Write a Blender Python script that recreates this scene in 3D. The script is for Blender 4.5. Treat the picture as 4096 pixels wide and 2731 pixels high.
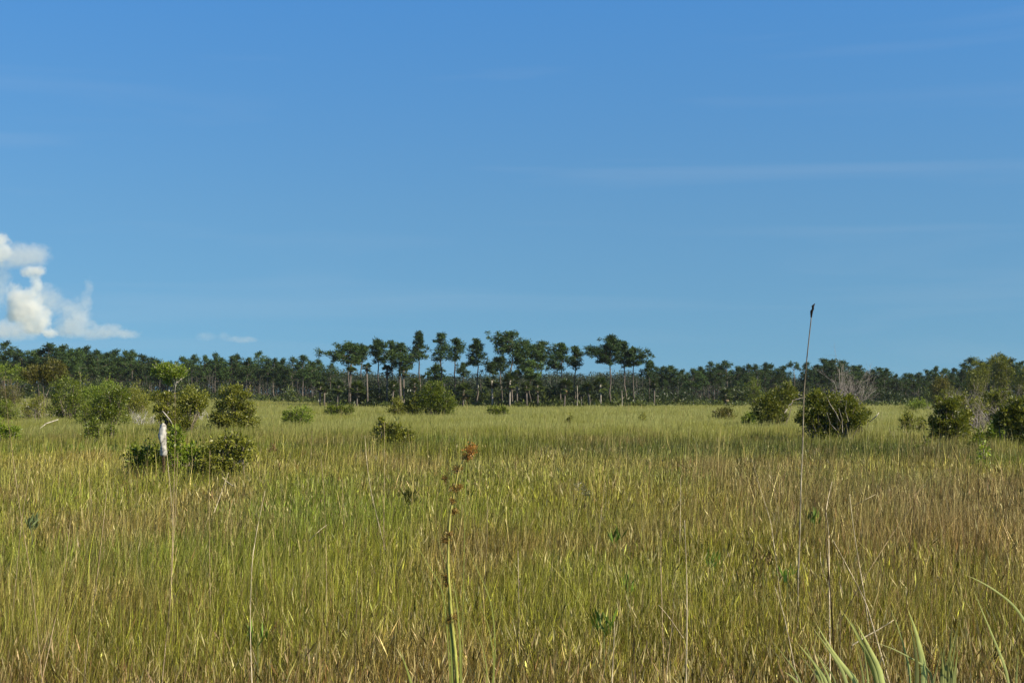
import bpy, math, random
import numpy as np
from mathutils import Vector

for o in list(bpy.data.objects):
    bpy.data.objects.remove(o)
S = bpy.context.scene
C = S.collection
R = np.random.default_rng(11)
random.seed(11)

# ------------------------------------------------------------------ camera
F = 1407.0                      # focal length in pixels of a 1024 wide picture
HY = 392.0                      # row of the horizon
EYE = 2.3
GT = 0.8                        # usual height of the grass
cam_d = bpy.data.cameras.new('camera')
cam = bpy.data.objects.new('camera', cam_d)
C.objects.link(cam)
S.camera = cam
cam_d.sensor_width = 36.0
cam_d.lens = 36.0 * F / 1024.0
cam_d.clip_start = 0.1
cam_d.clip_end = 20000.0
PITCH = math.atan((HY - 341.0) / F)
cam.location = (0, 0, EYE)
cam.rotation_euler = (math.pi / 2 + PITCH, 0, 0)

# ------------------------------------------------------------------ light
SUN_EL = math.radians(34)
SUN_AZ = math.radians(118)      # clockwise from straight ahead: right and a little behind the viewer
w = bpy.data.worlds.new("World")
S.world = w
w.use_nodes = True
nt = w.node_tree
bg = nt.nodes['Background']
sky = nt.nodes.new('ShaderNodeTexSky')
sky.sky_type = 'NISHITA'
sky.sun_disc = False
sky.sun_elevation = SUN_EL
sky.sun_rotation = SUN_AZ
sky.altitude = 0
sky.air_density = 1.0
sky.dust_density = 0.3
sky.ozone_density = 2.0
tint = nt.nodes.new('ShaderNodeMix')
tint.data_type = 'RGBA'
tint.blend_type = 'MULTIPLY'
tint.inputs['Factor'].default_value = 1.0
sep = nt.nodes.new('ShaderNodeSeparateXYZ')
grade = nt.nodes.new('ShaderNodeValToRGB')      # tint by elevation; sky above the view darkened to cut ambient light
grade.color_ramp.elements[0].position = 0.0; grade.color_ramp.elements[0].color = (0.625, 0.85, 0.755, 1)
grade.color_ramp.elements[1].position = 0.28; grade.color_ramp.elements[1].color = (0.47, 0.95, 1.22, 1)
for p_, c_ in ((0.45, (0.24, 0.42, 0.56, 1)), (0.9, (0.14, 0.25, 0.36, 1))):
    e_ = grade.color_ramp.elements.new(p_); e_.color = c_
e_ = grade.color_ramp.elements.new(0.13); e_.color = (0.59, 0.90, 0.94, 1)
tcw = nt.nodes.new('ShaderNodeTexCoord')
lift = nt.nodes.new('ShaderNodeVectorMath'); lift.operation = 'ADD'; lift.inputs[1].default_value = (0, 0, 0.26)
nrm = nt.nodes.new('ShaderNodeVectorMath'); nrm.operation = 'NORMALIZE'
nt.links.new(tcw.outputs['Generated'], sep.inputs[0]); nt.links.new(sep.outputs['Z'], grade.inputs[0]); nt.links.new(grade.outputs[0], tint.inputs['B'])
nt.links.new(tcw.outputs['Generated'], lift.inputs[0]); nt.links.new(lift.outputs[0], nrm.inputs[0])
nt.links.new(nrm.outputs[0], sky.inputs['Vector'])
nt.links.new(sky.outputs[0], tint.inputs['A'])
stretch = nt.nodes.new('ShaderNodeMapping'); stretch.inputs['Scale'].default_value = (1.3, 1.3, 16.0); stretch.inputs['Rotation'].default_value = (0.02, 0.03, 0)
cir = nt.nodes.new('ShaderNodeTexNoise'); cir.inputs['Scale'].default_value = 1.6; cir.inputs['Detail'].default_value = 5.0; cir.inputs['Distortion'].default_value = 0.6
cr_ = nt.nodes.new('ShaderNodeMapRange'); cr_.inputs['From Min'].default_value = 0.52; cr_.inputs['From Max'].default_value = 0.85; cr_.inputs['To Min'].default_value = 0.0; cr_.inputs['To Max'].default_value = 0.16
cmx = nt.nodes.new('ShaderNodeMix'); cmx.data_type = 'RGBA'; cmx.inputs['B'].default_value = (3.4, 3.8, 4.2, 1)   # thin high cirrus
nt.links.new(tcw.outputs['Generated'], stretch.inputs[0]); nt.links.new(stretch.outputs[0], cir.inputs['Vector'])
nt.links.new(cir.outputs['Fac'], cr_.inputs['Value']); nt.links.new(cr_.outputs['Result'], cmx.inputs['Factor'])
nt.links.new(tint.outputs['Result'], cmx.inputs['A']); nt.links.new(cmx.outputs['Result'], bg.inputs['Color'])
bg.inputs['Strength'].default_value = 0.122
sl = bpy.data.lights.new('sun', 'SUN')
sl.energy = 5.0
sl.angle = math.radians(0.53)
sl.color = (1.0, 0.90, 0.72)
so = bpy.data.objects.new('sun', sl)
C.objects.link(so)
sdir = Vector((math.sin(SUN_AZ) * math.cos(SUN_EL), math.cos(SUN_AZ) * math.cos(SUN_EL), math.sin(SUN_EL)))
so.rotation_euler = sdir.to_track_quat('Z', 'Y').to_euler()
so.location = (20, -20, 30)
S.view_settings.view_transform = 'Standard'
S.view_settings.look = 'None'
S.view_settings.exposure = 0.5
S.cycles.volume_bounces = 5
S.view_settings.gamma = 1.0

# ------------------------------------------------------------------ helpers
cp, sp = math.cos(PITCH), math.sin(PITCH)

def pt(px, py, D):
    """world point seen at pixel (px, py) at distance D along +Y"""
    a = (px - 512.0) / F
    b = (341.0 - py) / F
    yy = cp - b * sp
    zz = sp + b * cp
    s = D / yy
    return np.array([a * s, D, EYE + zz * s])

def smooth(a, b, x):
    t = np.clip((x - a) / (b - a), 0, 1)
    return t * t * (3 - 2 * t)

def terrain(x, y):
    x = np.asarray(x, float); y = np.asarray(y, float)
    d = np.hypot(x, y)
    ang = x / np.maximum(np.abs(y), 1)
    z = 0.85 * smooth(110, 240, d) * smooth(0.10, 0.24, -ang) * (y > 0)
    return z

_grids = {}
def vnoise(x, y, scale, seed=0):
    if seed not in _grids:
        _grids[seed] = np.random.default_rng(1000 + seed).random((256, 256))
    g = _grids[seed]
    u = np.asarray(x) / scale + 91.3; v = np.asarray(y) / scale + 37.7
    iu = np.floor(u).astype(int); iv = np.floor(v).astype(int)
    fu = u - iu; fv = v - iv
    fu = fu * fu * (3 - 2 * fu); fv = fv * fv * (3 - 2 * fv)
    a = g[iu % 256, iv % 256]; b = g[(iu + 1) % 256, iv % 256]
    c = g[iu % 256, (iv + 1) % 256]; d = g[(iu + 1) % 256, (iv + 1) % 256]
    return (a * (1 - fu) + b * fu) * (1 - fv) + (c * (1 - fu) + d * fu) * fv

def mesh(name, V, Q, col=None, T=None, smooth_shade=False):
    V = np.asarray(V, np.float32).reshape(-1, 3)
    me = bpy.data.meshes.new(name)
    Q = np.zeros((0, 4), np.int32) if Q is None else np.asarray(Q, np.int32).reshape(-1, 4)
    T = np.zeros((0, 3), np.int32) if T is None else np.asarray(T, np.int32).reshape(-1, 3)
    nl = Q.size + T.size
    me.vertices.add(len(V)); me.vertices.foreach_set('co', V.ravel())
    me.loops.add(nl); me.loops.foreach_set('vertex_index', np.concatenate([Q.ravel(), T.ravel()]))
    me.polygons.add(len(Q) + len(T))
    ls = np.concatenate([np.arange(len(Q)) * 4, Q.size + np.arange(len(T)) * 3]).astype(np.int32)
    me.polygons.foreach_set('loop_start', ls)
    if smooth_shade:
        me.polygons.foreach_set('use_smooth', np.ones(len(Q) + len(T), bool))
    if col is not None:
        col = np.asarray(col, np.float32).reshape(-1, 3)
        at = me.color_attributes.new('col', 'FLOAT_COLOR', 'POINT')
        at.data.foreach_set('color', np.concatenate([col, np.ones((len(col), 1), np.float32)], 1).ravel())
    me.update(calc_edges=True)
    return me

def link(name, me, mat, parent=None):
    o = bpy.data.objects.new(name, me)
    C.objects.link(o)
    if mat is not None and not me.materials:
        me.materials.append(mat)
    if parent is not None:
        o.parent = parent
    return o

def tag(o, label, cat, group=None):
    o['label'] = label
    o['category'] = cat
    if group:
        o['group'] = group
    return o

def empty(name, loc, label, cat, group=None):
    o = bpy.data.objects.new(name, None)
    o.empty_display_size = 0.2
    C.objects.link(o)
    o.location = [float(v) for v in loc]
    return tag(o, label, cat, group)

class MB:
    def __init__(s):
        s.V = []; s.Q = []; s.T = []; s.K = []; s.n = 0
    def add(s, V, Q=None, T=None, col=(0.1, 0.1, 0.1)):
        V = np.asarray(V, float).reshape(-1, 3)
        if Q is not None and len(Q): s.Q.append(np.asarray(Q).reshape(-1, 4) + s.n)
        if T is not None and len(T): s.T.append(np.asarray(T).reshape(-1, 3) + s.n)
        col = np.asarray(col, float)
        if col.ndim == 1: col = np.tile(col, (len(V), 1))
        s.V.append(V); s.K.append(col); s.n += len(V)
    def tube(s, P, r, col=(0.2, 0.18, 0.15), sides=5, cap=True):
        P = np.asarray(P, float); n = len(P)
        r = np.broadcast_to(np.asarray(r, float), (n,))
        tan = np.gradient(P, axis=0)
        tan /= np.linalg.norm(tan, axis=1)[:, None] + 1e-9
        up = np.array([0.31, 0.17, 0.93]) if abs(tan[0, 2]) < 0.8 else np.array([0.9, 0.4, 0.1])
        a = np.cross(tan, up); a /= np.linalg.norm(a, axis=1)[:, None] + 1e-9
        b = np.cross(tan, a)
        th = np.arange(sides) * 2 * math.pi / sides
        V = P[:, None, :] + r[:, None, None] * (np.cos(th)[None, :, None] * a[:, None, :] + np.sin(th)[None, :, None] * b[:, None, :])
        V = V.reshape(-1, 3)
        i = np.arange(n - 1)[:, None] * sides; j = np.arange(sides)[None, :]; k = (j + 1) % sides
        Q = np.stack([i + j, i + k, i + sides + k, i + sides + j], -1).reshape(-1, 4)
        T = None
        if cap:
            V = np.vstack([V, P[-1]])
            e = (n - 1) * sides
            T = [(e + q, e + (q + 1) % sides, len(V) - 1) for q in range(sides)]
        c = np.asarray(col, float)
        if c.ndim == 2:
            cc = np.repeat(c, sides, 0)
            c = np.vstack([cc, c[-1]]) if cap else cc
        s.add(V, Q, T, c)
    def leaves(s, P, D, N, L, Wd, col):
        """diamond leaves: base point P, direction D, normal N, length L, width Wd"""
        D = D / (np.linalg.norm(D, axis=1)[:, None] + 1e-9)
        side = np.cross(D, N); side /= np.linalg.norm(side, axis=1)[:, None] + 1e-9
        L = np.asarray(L)[:, None]; Wd = np.asarray(Wd)[:, None]
        n = len(P)
        mid = P + D * L * 0.45
        V = np.stack([P, mid + side * Wd / 2, P + D * L, mid - side * Wd / 2], 1).reshape(-1, 3)
        Q = np.arange(4 * n).reshape(n, 4)
        s.add(V, Q, None, np.repeat(col, 4, 0))
    def make(s, name, mat, parent=None, smooth_shade=False):
        me = mesh(name, np.vstack(s.V), np.vstack(s.Q) if s.Q else None, np.vstack(s.K), np.vstack(s.T) if s.T else None, smooth_shade)
        return link(name, me, mat, parent)

def rdir(n, rng=R):
    v = rng.normal(size=(n, 3))
    return v / np.linalg.norm(v, axis=1)[:, None]

# ------------------------------------------------------------------ materials
def mat_leaf(name, rough=0.5, transl=0.25, spec=0.3, tscale=(1.0, 1.0, 0.6), vary=0.0):
    m = bpy.data.materials.new(name); m.use_nodes = True
    n = m.node_tree; n.nodes.clear()
    out = n.nodes.new('ShaderNodeOutputMaterial')
    at = n.nodes.new('ShaderNodeAttribute'); at.attribute_name = 'col'
    p = n.nodes.new('ShaderNodeBsdfPrincipled')
    p.inputs['Roughness'].default_value = rough
    p.inputs['Specular IOR Level'].default_value = spec
    t = n.nodes.new('ShaderNodeBsdfTranslucent')
    mul = n.nodes.new('ShaderNodeMix'); mul.data_type = 'RGBA'; mul.blend_type = 'MULTIPLY'
    mul.inputs['Factor'].default_value = 1.0
    mul.inputs['B'].default_value = (*tscale, 1)
    mx = n.nodes.new('ShaderNodeMixShader'); mx.inputs[0].default_value = transl
    oi = n.nodes.new('ShaderNodeObjectInfo'); mr = n.nodes.new('ShaderNodeMapRange')
    mr.inputs['To Min'].default_value = 1 - vary; mr.inputs['To Max'].default_value = 1 + vary
    hs = n.nodes.new('ShaderNodeHueSaturation')
    n.links.new(oi.outputs['Random'], mr.inputs['Value']); n.links.new(mr.outputs['Result'], hs.inputs['Value'])
    n.links.new(at.outputs['Color'], hs.inputs['Color'])
    n.links.new(hs.outputs['Color'], p.inputs['Base Color'])
    n.links.new(hs.outputs['Color'], mul.inputs['A'])
    n.links.new(mul.outputs['Result'], t.inputs['Color'])
    n.links.new(p.outputs[0], mx.inputs[1]); n.links.new(t.outputs[0], mx.inputs[2])
    n.links.new(mx.outputs[0], out.inputs['Surface'])
    return m

def mat_bark(name, sc=6.0):
    m = bpy.data.materials.new(name); m.use_nodes = True
    n = m.node_tree
    p = n.nodes['Principled BSDF']; p.inputs['Roughness'].default_value = 0.9
    p.inputs['Specular IOR Level'].default_value = 0.1
    at = n.nodes.new('ShaderNodeAttribute'); at.attribute_name = 'col'
    nz = n.nodes.new('ShaderNodeTexNoise'); nz.inputs['Scale'].default_value = sc; nz.inputs['Detail'].default_value = 6
    tc = n.nodes.new('ShaderNodeTexCoord'); mp = n.nodes.new('ShaderNodeMapping'); mp.inputs['Scale'].default_value = (1, 1, 0.35)
    n.links.new(tc.outputs['Object'], mp.inputs[0]); n.links.new(mp.outputs[0], nz.inputs['Vector'])
    cr = n.nodes.new('ShaderNodeValToRGB')
    cr.color_ramp.elements[0].position = 0.3; cr.color_ramp.elements[0].color = (0.45, 0.42, 0.4, 1)
    cr.color_ramp.elements[1].position = 0.7; cr.color_ramp.elements[1].color = (1.35, 1.33, 1.3, 1)
    mul = n.nodes.new('ShaderNodeMix'); mul.data_type = 'RGBA'; mul.blend_type = 'MULTIPLY'; mul.inputs['Factor'].default_value = 1
    n.links.new(nz.outputs['Fac'], cr.inputs[0])
    n.links.new(at.outputs['Color'], mul.inputs['A']); n.links.new(cr.outputs[0], mul.inputs['B'])
    n.links.new(mul.outputs['Result'], p.inputs['Base Color'])
    bp = n.nodes.new('ShaderNodeBump'); bp.inputs['Strength'].default_value = 0.6; bp.inputs['Distance'].default_value = 0.03
    n.links.new(nz.outputs['Fac'], bp.inputs['Height']); n.links.new(bp.outputs[0], p.inputs['Normal'])
    return m

M_NEEDLE = mat_leaf('pine_needles', 0.6, 0.18, 0.25, vary=0.28)
M_LEAF = mat_leaf('shrub_leaves', 0.42, 0.38, 0.4)
M_GLOSS = mat_leaf('waxy_leaves', 0.42, 0.34, 0.5)
M_GRASS = mat_leaf('grass_blades', 0.5, 0.2, 0.3, (1.0, 0.95, 0.5))
M_BLADE = mat_leaf('sawgrass_blades', 0.45, 0.3, 0.35)
M_BARK = mat_bark('bark', 5.0)
M_PALE = mat_bark('weathered_wood', 9.0)
M_STALK = mat_bark('dry_stalk', 30.0)

# ------------------------------------------------------------------ ground
def build_ground():
    rs = np.concatenate([[0.0], np.geomspace(2, 2000, 80)])
    na = 180
    th = np.arange(na) * 2 * math.pi / na
    X = (rs[:, None] * np.sin(th)[None]).ravel(); Y = (rs[:, None] * np.cos(th)[None]).ravel()
    Z = terrain(X, Y)
    i = np.arange(len(rs) - 1)[:, None] * na; j = np.arange(na)[None]; k = (j + 1) % na
    Q = np.stack([i + j, i + na + j, i + na + k, i + k], -1).reshape(-1, 4)
    me = mesh('ground', np.stack([X, Y, Z], 1), Q[:, ::-1], smooth_shade=True)
    m = bpy.data.materials.new('ground_litter'); m.use_nodes = True
    n = m.node_tree; p = n.nodes['Principled BSDF']; p.inputs['Roughness'].default_value = 0.95
    p.inputs['Specular IOR Level'].default_value = 0.05
    tc = n.nodes.new('ShaderNodeTexCoord')
    a = n.nodes.new('ShaderNodeTexNoise'); a.inputs['Scale'].default_value = 9; a.inputs['Detail'].default_value = 8
    b = n.nodes.new('ShaderNodeTexNoise'); b.inputs['Scale'].default_value = 0.06; b.inputs['Detail'].default_value = 4
    cr = n.nodes.new('ShaderNodeValToRGB')
    cr.color_ramp.elements[0].position = 0.35; cr.color_ramp.elements[0].color = (0.035, 0.026, 0.012, 1)
    cr.color_ramp.elements[1].position = 0.7; cr.color_ramp.elements[1].color = (0.15, 0.12, 0.06, 1)
    cr2 = n.nodes.new('ShaderNodeValToRGB')
    cr2.color_ramp.elements[0].position = 0.4; cr2.color_ramp.elements[0].color = (0.9, 1.0, 0.7, 1)
    cr2.color_ramp.elements[1].position = 0.6; cr2.color_ramp.elements[1].color = (1.1, 0.95, 0.9, 1)
    mul = n.nodes.new('ShaderNodeMix'); mul.data_type = 'RGBA'; mul.blend_type = 'MULTIPLY'; mul.inputs['Factor'].default_value = 1
    for q in (a, b): n.links.new(tc.outputs['Object'], q.inputs['Vector'])
    n.links.new(a.outputs['Fac'], cr.inputs[0]); n.links.new(b.outputs['Fac'], cr2.inputs[0])
    n.links.new(cr.outputs[0], mul.inputs['A']); n.links.new(cr2.outputs[0], mul.inputs['B'])
    n.links.new(mul.outputs['Result'], p.inputs['Base Color'])
    o = link('ground', me, m)
    o['kind'] = 'structure'
build_ground()

# ------------------------------------------------------------------ grass
GREEN = np.array([0.16, 0.225, 0.022]); OLIVE = np.array([0.30, 0.287, 0.030]); STRAW = np.array([0.50, 0.42, 0.15])
TAN = np.array([0.42, 0.31, 0.14]); BROWN = np.array([0.19, 0.11, 0.035]); DKGREEN = np.array([0.06, 0.10, 0.02])
ROSE = np.array([0.34, 0.235, 0.11]); KHAKI = np.array([0.41, 0.43, 0.14])

def lerp(a, b, t):
    t = np.asarray(t)[:, None]
    return a * (1 - t) + b * t

def grass_xy(n, d0, d1, power, rng, half=0.42, extra=0.8):
    u = rng.random(n); k = 2 - power
    d = (u * (d1 ** k - d0 ** k) + d0 ** k) ** (1 / k)
    t = rng.uniform(-1, 1, n)
    return t * (d * half + extra), d

def blades(mb_list, x, y, h, wd, lean, az, phi, col, colt, seg, twist=0.0, jit=0.0, rng=None):
    """ribbon blades, twisted and blotched along their length"""
    n = len(x); z0 = terrain(x, y)
    dx = np.cos(az) * lean; dy = np.sin(az) * lean
    tw = rng.normal(0, twist, n) if twist else 0.0
    bx = rng.normal(0, 0.016, (seg + 1, n)) if jit else np.zeros((seg + 1, n))
    rows = []
    ks = []
    for i in range(seg + 1):
        t = i / seg
        b = t ** 1.8
        wf = (0.75 + 0.5 * t if t < 0.5 else 1.25 - t) if i < seg else 0.15
        ph = phi + tw * t
        sx = np.cos(ph) * wd / 2; sy = np.sin(ph) * wd / 2
        cx = x + dx * b + bx[i] * (i > 0); cy = y + dy * b; cz = z0 + h * (t - 0.12 * b * np.minimum(lean / h, 1.5))
        rows.append(np.stack([cx - sx * wf, cy - sy * wf, cz], 1)); rows.append(np.stack([cx + sx * wf, cy + sy * wf, cz], 1))
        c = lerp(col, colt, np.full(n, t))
        if jit: c = c * np.exp(rng.normal(0, jit, n))[:, None]
        ks += [c, c]
    m = 2 * (seg + 1)
    V = np.stack(rows, 1).reshape(-1, 3); K = np.stack(ks, 1).reshape(-1, 3)
    base = (np.arange(n) * m)[:, None]
    Q = np.concatenate([base + np.array([2 * i, 2 * i + 1, 2 * i + 3, 2 * i + 2]) for i in range(seg)], 0)
    mb_list.append((V, Q, K))

def band_at(x, y, d):
    return smooth(33, 37, d) * smooth(60, 40, d)

def grass_color(x, y, rng):
    """colour the plants have, by where they grow"""
    n = len(x); d = np.hypot(x, y)
    big = vnoise(x, y, 14, 1); mid = vnoise(x, y * 0.6, 2.6, 2); sm = vnoise(x, y, 0.5, 3)
    g = lerp(OLIVE, GREEN, np.clip(0.1 + 1.7 * (mid - 0.38) + 0.9 * (big - 0.4), 0, 1))
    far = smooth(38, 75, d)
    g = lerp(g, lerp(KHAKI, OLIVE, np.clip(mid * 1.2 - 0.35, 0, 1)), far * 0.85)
    # green wet swale crossing the meadow
    ang = x / np.maximum(y, 1)
    edge = 34.5 + 2.2 * np.sin(ang * 11) + 3 * (vnoise(x, y, 5, 8) - 0.5)
    band = smooth(-1.2, 1.2, d - edge) * smooth(26, 3, d - edge) * (0.5 + 0.5 * smooth(-0.05, 0.08, ang)) * smooth(-0.22, -0.14, ang) * smooth(0.36, 0.3, ang)
    g = lerp(g, np.array([0.10, 0.125, 0.014]), band * 0.95)
    g = lerp(g, STRAW * 0.9, 0.35 * smooth(24, 31, d) * (d < edge))
    g = lerp(g, GREEN, 0.35 * smooth(0.1, -0.2, ang) * smooth(34, 24, d))
    rose = np.exp(-((d - 21) / 5) ** 2) * smooth(0.02, 0.3, ang)
    g = lerp(g, ROSE, np.clip(rose * 0.7 * (0.4 + mid), 0, 0.8))
    pdry = 0.20 + 0.6 * smooth(10.5, 7.5, d) + 0.45 * (sm - 0.5) + 0.3 * (big - 0.4) + 0.22 * smooth(-0.05, 0.3, ang) * (d < 30)
    pdry = pdry * (1 - 0.75 * band_at(x, y, d))
    dry = rng.random(n) < np.clip(pdry, 0.02, 0.8)
    dc = np.where((rng.random(n) < 0.45)[:, None], BROWN, np.where((rng.random(n) < 0.5)[:, None], TAN, STRAW))
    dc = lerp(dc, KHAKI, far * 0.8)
    g = np.where(dry[:, None], dc, g)
    sw = np.exp(-((d - 14) / 4.0) ** 2) * np.exp(-((ang - 0.07) / 0.09) ** 2)
    g = lerp(g, GREEN * 1.15, 0.35 * sw)
    bt = smooth(10.6, 8.2, d) * (0.45 + 0.7 * (mid - 0.3))
    g = lerp(g, np.array([0.22, 0.125, 0.05]), np.clip(0.75 * bt, 0, 0.8))
    pt_ = smooth(0.62, 0.8, vnoise(x, y * 0.7, 1.5, 9)) * (1 - far)
    g = lerp(g, np.where((rng.random(n) < 0.5)[:, None], TAN, BROWN * 1.3), 0.6 * pt_)
    dkm = rng.random(n) < 0.30 * (1 - far)
    g = np.where(dkm[:, None], g * np.array([0.28, 0.30, 0.16]), g)
    hi = rng.random(n) < 0.10 * (1 - far)
    g = np.where(hi[:, None], np.minimum(g * 1.5 + 0.06, 0.75), g)
    g = g * np.exp(rng.normal(0, 1, n) * (0.38 - 0.30 * smooth(25, 60, d)))[:, None]
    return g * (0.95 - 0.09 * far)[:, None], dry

def build_grass():
    parts = []
    rng = np.random.default_rng(5)
    def patch(n, d0, d1, power, hk, wk, seg, wmin, leank=0.3, twist=0.0, jit=0.0, hv=0.35):
        x, y = grass_xy(n, d0, d1, power, rng)
        d = np.hypot(x, y)
        mid = vnoise(x, y, 2.6, 2); sm = 0.6 * vnoise(x, y, 0.55, 3) + 0.4 * vnoise(x, y, 0.16, 4)
        keep = rng.random(n) < np.clip(0.1 + 1.1 * sm, 0, 1)
        x, y, d, mid, sm = x[keep], y[keep], d[keep], mid[keep], sm[keep]
        m = len(x)
        h = hk * (0.55 + 0.3 * mid + 0.4 * sm) * rng.uniform(hv, 1.15, m) * (1 + 0.35 * (rng.random(m) < 0.04)) * (1 - 0.3 * smooth(9.8, 7.5, d))
        c, dry = grass_color(x, y, rng)
        tall = rng.random(m) < (0.006 if d0 < 10 else 0.0006)
        h = np.where(tall, np.maximum(h, 0.5) * rng.uniform(1.3, 2.0, m), h)
        c = np.where(tall[:, None], STRAW * rng.uniform(0.6, 1.1, m)[:, None], c)
        wd = np.maximum(wmin, wk * d) * rng.uniform(0.6, 1.3, m)
        wd = np.where(tall, wd * 0.8, wd)
        lean = np.abs(rng.normal(0, leank, m)) * h * np.where(dry, 1.3, 0.8) * np.where(tall, 0.5, 1.0)
        az = rng.normal(0.4, 1.5, m)
        phi = rng.uniform(-1, 1, m) * (0.9 - 0.65 * smooth(34, 60, d))
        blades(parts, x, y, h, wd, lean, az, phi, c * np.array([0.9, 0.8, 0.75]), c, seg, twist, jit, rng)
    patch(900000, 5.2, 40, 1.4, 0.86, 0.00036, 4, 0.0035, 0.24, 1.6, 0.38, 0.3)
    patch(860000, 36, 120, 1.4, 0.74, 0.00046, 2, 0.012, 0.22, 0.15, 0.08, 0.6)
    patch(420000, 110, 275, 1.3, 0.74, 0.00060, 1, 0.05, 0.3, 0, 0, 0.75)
    V = []; Q = []; K = []; off = 0
    for v, q, k in parts:
        V.append(v); Q.append(q + off); K.append(k); off += len(v)
    me = mesh('grass', np.vstack(V), np.vstack(Q), np.vstack(K))
    o = link('grass', me, M_GRASS)
    o['kind'] = 'stuff'
    tag(o, 'tall green and tawny prairie grass covering the whole wet meadow', 'grass')
    # small leaf blades and seed husks caught all through the canopy
    n = 420000
    x, y = grass_xy(n, 5.2, 42, 1.45, rng); d = np.hypot(x, y)
    sm = 0.5 * vnoise(x, y, 0.55, 3) + 0.5 * vnoise(x, y, 0.2, 6)
    c, dry = grass_color(x, y, rng)
    br = rng.random(n) < 0.16
    c = np.where(br[:, None], np.array([0.52, 0.45, 0.20]) * rng.uniform(0.7, 1.3, n)[:, None], c)
    z = rng.beta(1.6, 1.5, n) * (0.35 + 0.6 * sm) * 0.95
    P = np.stack([x, y, terrain(x, y) + z], 1)
    D = np.stack([rng.normal(0, 0.32, n), rng.normal(0, 0.32, n), np.ones(n)], 1)
    fl = MB()
    fl.leaves(P, D, rdir(n, rng) * np.array([1, 1, 0.2]), rng.uniform(0.05, 0.17, n), np.maximum(0.006, 0.00075 * d) * rng.uniform(0.7, 1.6, n), c)
    o = fl.make('grass_leaves', M_GRASS)
    o['kind'] = 'stuff'
    tag(o, 'small blades and husks all through the standing prairie grass', 'grass')
    # dead litter between the tufts, low and tangled
    parts.clear()
    n = 210000
    x, y = grass_xy(n, 5.2, 40, 1.6, rng)
    d = np.hypot(x, y)
    h = rng.uniform(0.10, 0.5, n)
    lean = h * rng.uniform(0.3, 1.8, n)
    pick = rng.random(n)
    c = np.where((pick < 0.45)[:, None], TAN, np.where((pick < 0.85)[:, None], BROWN, np.array([0.58, 0.50, 0.36])))
    c = c * rng.uniform(0.45, 1.1, n)[:, None]
    blades(parts, x, y, h, np.maximum(0.005, 0.0005 * d) * rng.uniform(0.7, 1.4, n), lean, rng.uniform(0, 6.28, n), rng.uniform(0, 3.14, n), c, c, 3, 1.5, 0.3, rng)
    v, q, k = parts[0]
    o = link('dead_grass', mesh('dead_grass', v, q, k), M_GRASS)
    o['kind'] = 'stuff'
    tag(o, 'tangle of dead tan stems under the standing grass', 'dead grass')
build_grass()

# ------------------------------------------------------------------ pines
PINE_A = np.array([0.02, 0.052, 0.016]); PINE_B = np.array([0.052, 0.09, 0.018]); PINE_C = np.array([0.11, 0.165, 0.03])
BARK_PINE = np.array([0.145, 0.125, 0.105])

def needle_clump(mb, c, r, n, tone, rng, needle=0.36, wd=0.085):
    d = rdir(n, rng); d[:, 2] = d[:, 2] * 0.7 + 0.25
    p = c + rdir(n, rng) * (r * rng.random(n) ** 0.45)[:, None] * np.array([1, 1, 0.8])
    col = lerp(PINE_A, PINE_B, rng.random(n)) * rng.uniform(0.7, 1.25, n)[:, None]
    col = col * (1 - tone) + lerp(PINE_B, PINE_C, rng.random(n)) * tone
    mb.leaves(p, d, rdir(n, rng), needle * rng.uniform(0.7, 1.2, n), np.full(n, wd) * rng.uniform(0.7, 1.3, n), col)

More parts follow.
